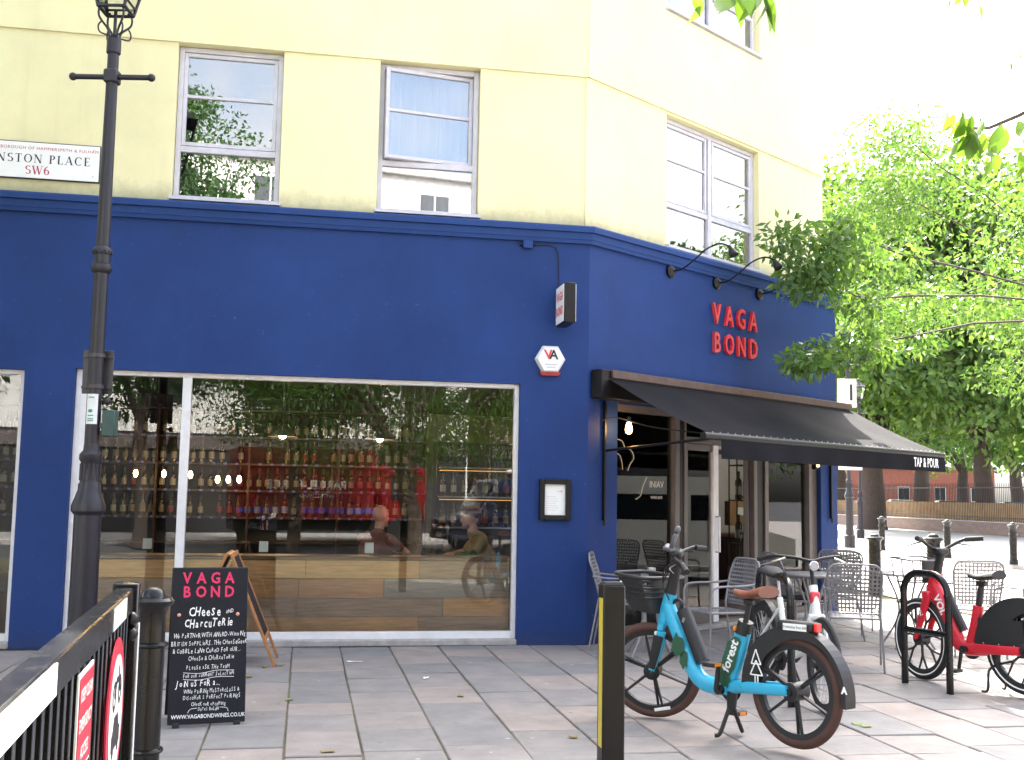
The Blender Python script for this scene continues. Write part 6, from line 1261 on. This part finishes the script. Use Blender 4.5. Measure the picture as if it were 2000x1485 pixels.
# ------------------------------------------------------------------ across the side road
F0, F1 = Vector((24.6, 27.0, 0)), Vector((18.4, 72.0, 0)); fl = (F1-F0).length; fa = math.atan2((F1-F0).y, (F1-F0).x)
fe = thing('churchyard_fence', 'low brick wall with timber palings and black spear railings round the churchyard', 'fence', T(*F0) @ RZ(fa))
def brickmat(name, c1, c2, mortar, sc):
    m = bpy.data.materials.new(name); m.use_nodes = True; n = m.node_tree; L = n.links; b = n.nodes['Principled BSDF']; N = n.nodes.new; tc = N('ShaderNodeTexCoord'); sp_ = N('ShaderNodeSeparateXYZ'); L.new(tc.outputs['Object'], sp_.inputs[0]); cb = N('ShaderNodeCombineXYZ'); ad = N('ShaderNodeMath'); L.new(sp_.outputs[0], ad.inputs[0]); L.new(sp_.outputs[1], ad.inputs[1]); L.new(ad.outputs[0], cb.inputs[0]); L.new(sp_.outputs[2], cb.inputs[1])
    t = N('ShaderNodeTexBrick'); t.inputs['Scale'].default_value = sc; t.inputs['Color1'].default_value = (*c1, 1); t.inputs['Color2'].default_value = (*c2, 1); t.inputs['Mortar'].default_value = (*mortar, 1); t.inputs['Mortar Size'].default_value = .015; t.inputs['Row Height'].default_value = .3; t.inputs['Brick Width'].default_value = .9; L.new(cb.outputs[0], t.inputs['Vector']); L.new(t.outputs['Color'], b.inputs['Base Color']); b.inputs['Roughness'].default_value = .9; MATS[name] = m
brickmat('wall_brick', (.16, .11, .095), (.22, .15, .12), (.20, .18, .16), 4); brickmat('red_brick', (.36, .10, .07), (.44, .14, .09), (.35, .28, .24), 4)
MB().box(0, fl, -.15, .15, 0, .55).obj('brick_wall', 'wall_brick', fe); MB().box(0, fl, -.18, .18, .551, .60, bv=.01).obj('coping', 'concrete', fe)
mat('paling_wood', (.40, .26, .14), .8, var=.3, vscale=3); m = MB(); k = 0.
while k < fl: m.box(k, k+.11, -.34+0, -.315, .60, 1.42); k += .145
m.M = Matrix.Identity(4); m.obj('palings', 'paling_wood', fe, kind='stuff', smooth=False)
m = MB(); k = .05
while k < fl: m.tube([(k, 0, .6), (k, 0, 2.25), (k, 0, 2.36)], [.013, .013, .002], 5); k += .14
m.obj('railing_bars', 'black_metal', fe, kind='stuff', smooth=False)
for z in (.75, 2.08): MB().box(0, fl, -.018, .018, z, z+.045).obj('rail', 'black_metal', fe)
mat('notice_print', (.25, .42, .36), .6)
pn_ = F0.lerp(F1, .0); q = at_depth(1800, 990, 46.0); u_ = ((Vector((q.x, q.y, 0))-F0).dot((F1-F0).normalized()))
nb = thing('fence_notice', 'white notice board fixed on the black railings', 'notice', T(*F0) @ RZ(fa) @ T(u_, .06, 1.28)); MB().box(-.30, .30, 0, .03, 0, .95, bv=.004).obj('board', 'pure_white', nb); MB().box(-.22, .22, .0305, .034, .38, .52).obj('print', 'notice_print', nb)
# lamp posts across the road and the signs on one of them
q = ground(1660, 1070); l2 = lamp_post('lamp_post', 'black lamp post across the road carrying white sign plates', (q.x, q.y, 0), group='lamp posts across the road'); l2.scale = (1.15, 1.15, 1.2)
q2 = at_depth(1681, 1050, 43); l3 = lamp_post('lamp_post', 'slim black lamp post with lantern further along the far pavement', (q2.x, q2.y, 0), group='lamp posts across the road'); l3.scale = (1, 1, 1.02)
zt = at_depth(1655, 740, 34.2).z; st = thing('bus_stop_flag', 'white sign plate with a figure 1 and a round badge on the far lamp post', 'sign', T(q.x, q.y-.12, zt-.88)); MB().box(-.36, .22, -.02, .01, 0, .88, bv=.006).obj('plate', 'pure_white', st)
m = MB(); m.text('1', .72, T(.06, -.024, .43) @ UPRIGHT, ext=.001, off=.01); m.obj('figure', 'print_black', st, smooth=False); MB().ring(.12, .008, 28, 5, M=T(-.2, -.024, .62)).obj('badge', 'grey_print', st)
s2 = thing('street_sign', 'small white sign plate under the awning edge on far lamp post', 'sign', T(q.x, q.y-.15, at_depth(1660, 918, 34.2).z)); MB().box(-.36, .36, -.02, .01, 0, .24, bv=.004).obj('plate', 'pure_white', s2); MB().box(-.28, .2, -.0225, -.0205, .10, .13).obj('print', 'print_black', s2)
# brick building and cars far beyond the railings
def small_building(name, label, M, w_, d_, h_, wm_, nwin, roofm='concrete', floors=1, win=(1.0, 1.3), trim='white_paint'):
    t = thing(name, label, 'building', M); MB().box(-w_/2, w_/2, 0, d_, 0, h_).obj('wall', wm_, t, smooth=False); MB().box(-w_/2-.2, w_/2+.2, -.2, d_+.2, h_+.001, h_+.3, bv=.03).obj('roof', roofm, t)
    fh = h_/floors
    if floors > 2:
        MB().box(-w_/2+.1, w_/2-.1, -.10, -.001, .02, 3.3).obj('shopfront', 'dark_wall', t); MB().box(-w_/2+.05, w_/2-.05, -.16, -.101, 2.75, 3.2, bv=.01).obj('fascia', 'bronze_frame', t)
    for f in range(floors):
        for k in range(nwin):
            x = -w_/2+(k+.5)*w_/nwin; z = f*fh+fh*.32
            if floors > 2 and f == 0: continue
            wi = MB().box(x-win[0]/2-.07, x+win[0]/2+.07, -.05, .02, z-.07, z+win[1]+.07, bv=.01).obj('window', trim, t); MB().box(x-win[0]/2, x+win[0]/2, -.062, -.0515, z, z+win[1]).obj('pane', 'window_dark', wi, smooth=False); MB().box(x-.025, x+.025, -.07, -.0625, z, z+win[1]).obj('glazing_bar', trim, wi)
    return t
mat('window_dark', (.02, .024, .03), .08, spec=.8)
p = at_depth(1800, 940, 112); small_building('brick_building', 'low red brick building far beyond the churchyard trees', T(p.x, p.y, 0) @ RZ(rad(-8)), 14, 8, 4.6, 'red_brick', 4)
def car(name, label, M, paint, Lc=4.2, Wc=1.75, van=False, cat='car', roofbar=False, group=None):
    t = thing(name, label, cat, M, group); h = 1.95 if van else 1.46
    if van: low = [(-Lc/2, .35), (Lc/2, .35), (Lc/2, .85), (Lc/2-.75, 1.05), (Lc/2-1.35, h), (-Lc/2+.05, h), (-Lc/2, 1.7)]; cab = None
    else: low = [(-Lc/2, .32), (Lc/2, .32), (Lc/2+.02, .62), (Lc/2-.12, .74), (Lc/2-1.05, .92), (-Lc/2+.35, .96), (-Lc/2+.03, .88)]
    def ext(poly, hw_, m, inset=0.):
        n = len(poly); m.add([(x, -hw_, z) for x, z in poly]+[(x, hw_, z) for x, z in poly], [tuple(range(n)), tuple(range(2*n-1, n-1, -1))]+[(i, n+i, n+(i+1) % n, (i+1) % n) for i in range(n)])
    m = MB(); ext(low, Wc/2, m); m.obj('body', paint, t)
    if not van:
        a = [(Lc/2-1.15, .90), (Lc/2-1.85, h-.03), (Lc/2-2.1, h), (-Lc/2+.95, h), (-Lc/2+.7, h-.04), (-Lc/2+.2, .93)]; n = len(a)
        m = MB(); m.add([(x, -Wc/2*(1 if z < 1 else .80)+.02, z) for x, z in a]+[(x, Wc/2*(1 if z < 1 else .80)-.02, z) for x, z in a], [tuple(range(n)), tuple(range(2*n-1, n-1, -1))]+[(i, n+i, n+(i+1) % n, (i+1) % n) for i in range(n)]); m.obj('windows', 'window_dark', t)
        m = MB(); m.box(-Lc/2+.75, Lc/2-1.9, -Wc*.40+.0, Wc*.40, h+.002, h+.03, bv=.02); m.obj('roof', paint, t)
        for sd in (-1, 1):
            for x0_, x1_ in ((-.15, -.18),): MB().tube([(x0_, sd*(Wc/2-.01), .92), (x1_, sd*Wc*.405, h)], .035, 6).obj('pillar', paint, t)
    else:
        for sd in (-1, 1): MB().box(Lc/2-1.9, Lc/2-1.2, sd*(Wc/2+.002)-.004, sd*(Wc/2+.002)+.004, 1.15, 1.62, bv=.003).obj('side_window', 'window_dark', t); MB().box(Lc/2-3.6, Lc/2-2.1, sd*(Wc/2+.002)-.004, sd*(Wc/2+.002)+.004, 1.15, 1.62, bv=.003).obj('side_window', 'window_dark', t)
        m = MB(); m.add([(Lc/2-.80, -.72, 1.09), (Lc/2-.80, .72, 1.09), (Lc/2-1.29, .66, h-.08), (Lc/2-1.29, -.66, h-.08)], [(0, 1, 2, 3)], T(.03, 0, .03)); m.obj('windscreen', 'window_dark', t)
    for x in (-Lc/2+.75, Lc/2-.8):
        for sd in (-1, 1):
            wq = MB(T(x, sd*(Wc/2-.10), .32)).lathe([(.31, -.11), (.32, -.09), (.32, .09), (.31, .11)], 24, M=RX(rad(90))).obj('wheel', 'rubber', t); MB(T(x, sd*(Wc/2+.012), .32)).lathe([(.20, -.012), (.19, .012)], 20, M=RX(rad(90))).obj('hubcap', 'steel', wq)
    for sd in (-1, 1): MB().box(Lc/2-.06, Lc/2+.035, sd*.62-.16, sd*.62+.16, .60, .72, bv=.02).obj('headlight', 'reflector', t); MB().box(-Lc/2-.02, -Lc/2+.05, sd*.68-.1, sd*.68+.1, .68, .86, bv=.02).obj('tail_light', 'tail_red', t)
    for e in (-1, 1): MB().box(e*Lc/2-.06, e*Lc/2+.06, -Wc/2+.03, Wc/2-.03, .34, .52, bv=.03).obj('bumper', 'black_plastic', t); MB().box(e*(Lc/2+.064)-.004, e*(Lc/2+.064)+.004, -.26, .26, .40, .51).obj('number_plate', 'pure_white' if e > 0 else 'yellow_strip', t)
    if roofbar:
        for x in (-1.2, .2): MB().tube([(x, -Wc*.45, h+.12), (x, Wc*.45, h+.12)], .03, 8).obj('roof_bar', 'black_plastic', t)
        MB().tube([(-1.9, -.35, h+.22), (.7, -.35, h+.22)], .09, 10).obj('roof_tube', 'steel', t)
    return t
mat('car_white', (.78, .78, .78), .25, coat=.6); mat('car_navy', (.012, .022, .075), .22, coat=.6); mat('car_dark', (.02, .022, .028), .25, coat=.6); mat('lorry_red', (.20, .004, .007), .35, coat=.3); mat('stripe_blue', (.05, .05, .35), .4)
car('parked_van', 'white parked van mirrored in the left shopfront pane', T(10.9, 13.6, -.11) @ RZ(math.atan2(KD.y, KD.x)), 'car_white', 4.8, 1.9, True, 'van')
for px, Y, pt_, lb in ((1745, 82, 'car_white', 'white car parked beyond the railings'), (1838, 84, 'car_dark', 'dark car parked beyond the railings behind the notice'), (1965, 80, 'car_navy', 'dark blue car parked beyond the railings below the far tree')):
    p = at_depth(px, 1000, Y); car('parked_car', lb, T(p.x, p.y, 0) @ RZ(rad(172)), pt_, group='cars beyond the railings')
# ------------------------------------------------------------------ across the street behind the camera (mirrored in the glass)
mat('pale_render', (.72, .70, .68), .85, var=.12, vscale=2); mat('grey_render', (.40, .39, .40), .85, var=.15, vscale=2)
small_building('terrace_building', 'pale rendered terrace across the street mirrored in the windows', T(-3, -17.0, 0) @ RZ(rad(180)), 24, 8, 13, 'pale_render', 8, floors=4, win=(1.1, 1.6))
small_building('terrace_building', 'brick terrace across the street mirrored near the door', T(19, -17.5, 0) @ RZ(rad(180)), 18, 8, 11, 'wall_brick', 6, floors=3, win=(1.1, 1.6))
small_building('terrace_building', 'grey terrace beyond the far pavement mirrored under the awning', T(36, 6, 0) @ RZ(rad(-84)) , 24, 8, 10, 'red_brick', 8, floors=3, win=(1.1, 1.5))
tree('street_tree', 'small street tree added to shade the red lorry mirrored in the window', (.9, -6.4, 0), 2.4, .15, (0, 0, 5.3), (2.9, 2.1, 3.0), 110, 22000, .13, .055, 'leaf_dark', 'bark_dark', 34)  # tree added so its crown throws shade on the left part of the lorry
lo_ = thing('delivery_lorry', 'red delivery lorry with white lettering mirrored in the shop window', 'lorry', T(1.75, -9.6, -.11))
MB().box(-1.9, 2.0, -2.2, 0, .75, 2.75, bv=.03).obj('box_body', 'lorry_red', lo_); MB().box(2.08, 3.6, -2.1, -.1, .55, 2.35, bv=.18).obj('cab', 'lorry_red', lo_); MB().box(-1.9, 3.4, -1.9, -.3, .45, .74).obj('chassis', 'black_plastic', lo_)
MB().box(2.5, 3.25, -.105, -.085, 1.35, 2.05, bv=.005).obj('side_window', 'window_dark', lo_); MB().box(-1.88, 1.98, .0005, .006, .95, 1.08).obj('stripe', 'stripe_blue', lo_)
m = MB(); m.text('PARCEL-FORCE', .36, T(.05, .004, 1.72) @ RZ(rad(180)) @ UPRIGHT, ext=.002, off=.006, xs=.9); m.obj('lettering', 'pure_white', lo_, smooth=False); m = MB(); m.text('WORLDWIDE', .17, T(.3, .004, 1.42) @ RZ(rad(180)) @ UPRIGHT, ext=.002); m.obj('lettering', 'pure_white', lo_, smooth=False)
for x in (-1.2, 2.8):
    for y in (-2.0, -.2): MB(T(x, y, .42)).lathe([(.40, -.13), (.42, -.1), (.42, .1), (.40, .13)], 24, M=RX(rad(90))).obj('wheel', 'rubber', lo_)
car('parked_van', 'dark blue van with roof tube mirrored in the shop window', T(7.4, -7.2, -.11) @ RZ(rad(180)), 'car_navy', 4.8, 1.9, True, 'van', True)
# ------------------------------------------------------------------ litter on the paving
mat('leaf_dry', (.22, .16, .06), .8); mat('leaf_green', (.16, .24, .05), .7)
for k, (px, py) in enumerate(((690, 1293), (518, 1303), (545, 1300), (485, 1322), (1690, 1243), (1673, 1415), (1690, 1420), (900, 1360), (565, 1367), (832, 1325), (640, 1470), (1120, 1440))):
    p = ground(px, py, .004); lt = 'paper_scrap' if k in (0, 9) else 'fallen_leaf'
    rr = random.Random(k); m = MB(); n = 9; ln = .075 if k == 0 else .04; wd = .012 if k == 0 else .022
    pts = [(math.cos(2*math.pi*q/n)*ln*rr.uniform(.7, 1.2), math.sin(2*math.pi*q/n)*wd*rr.uniform(.7, 1.3), rr.uniform(.001, .012)) for q in range(n)]
    m.add([(0, 0, .008)]+pts+[(x, y, z-.003) for x, y, z in pts]+[(0, 0, .004)], [(0, q+1, (q+1) % n+1) for q in range(n)]+[(2*n+1, n+1+(q+1) % n, n+1+q) for q in range(n)]+[(q+1, n+1+q, n+1+(q+1) % n, (q+1) % n+1) for q in range(n)])
    lab = {0: 'curled white paper scrap on the paving under the shop window', 9: 'small white paper scrap lying on mid pavement'}.get(k, 'green fallen leaf lying on the paving slabs' if k in (4, 5, 6, 8) else 'brown fallen leaf lying on the paving slabs')
    o = m.obj(lt, 'pure_white' if k in (0, 9) else ('leaf_green' if k in (4, 5, 6, 8) else 'leaf_dry'), label=lab, cat='paper' if k in (0, 9) else 'leaf', group=None if k in (0, 9) else 'fallen leaves on the paving'); o.matrix_world = T(*p) @ RZ(rr.uniform(0, 6) if k else .2)
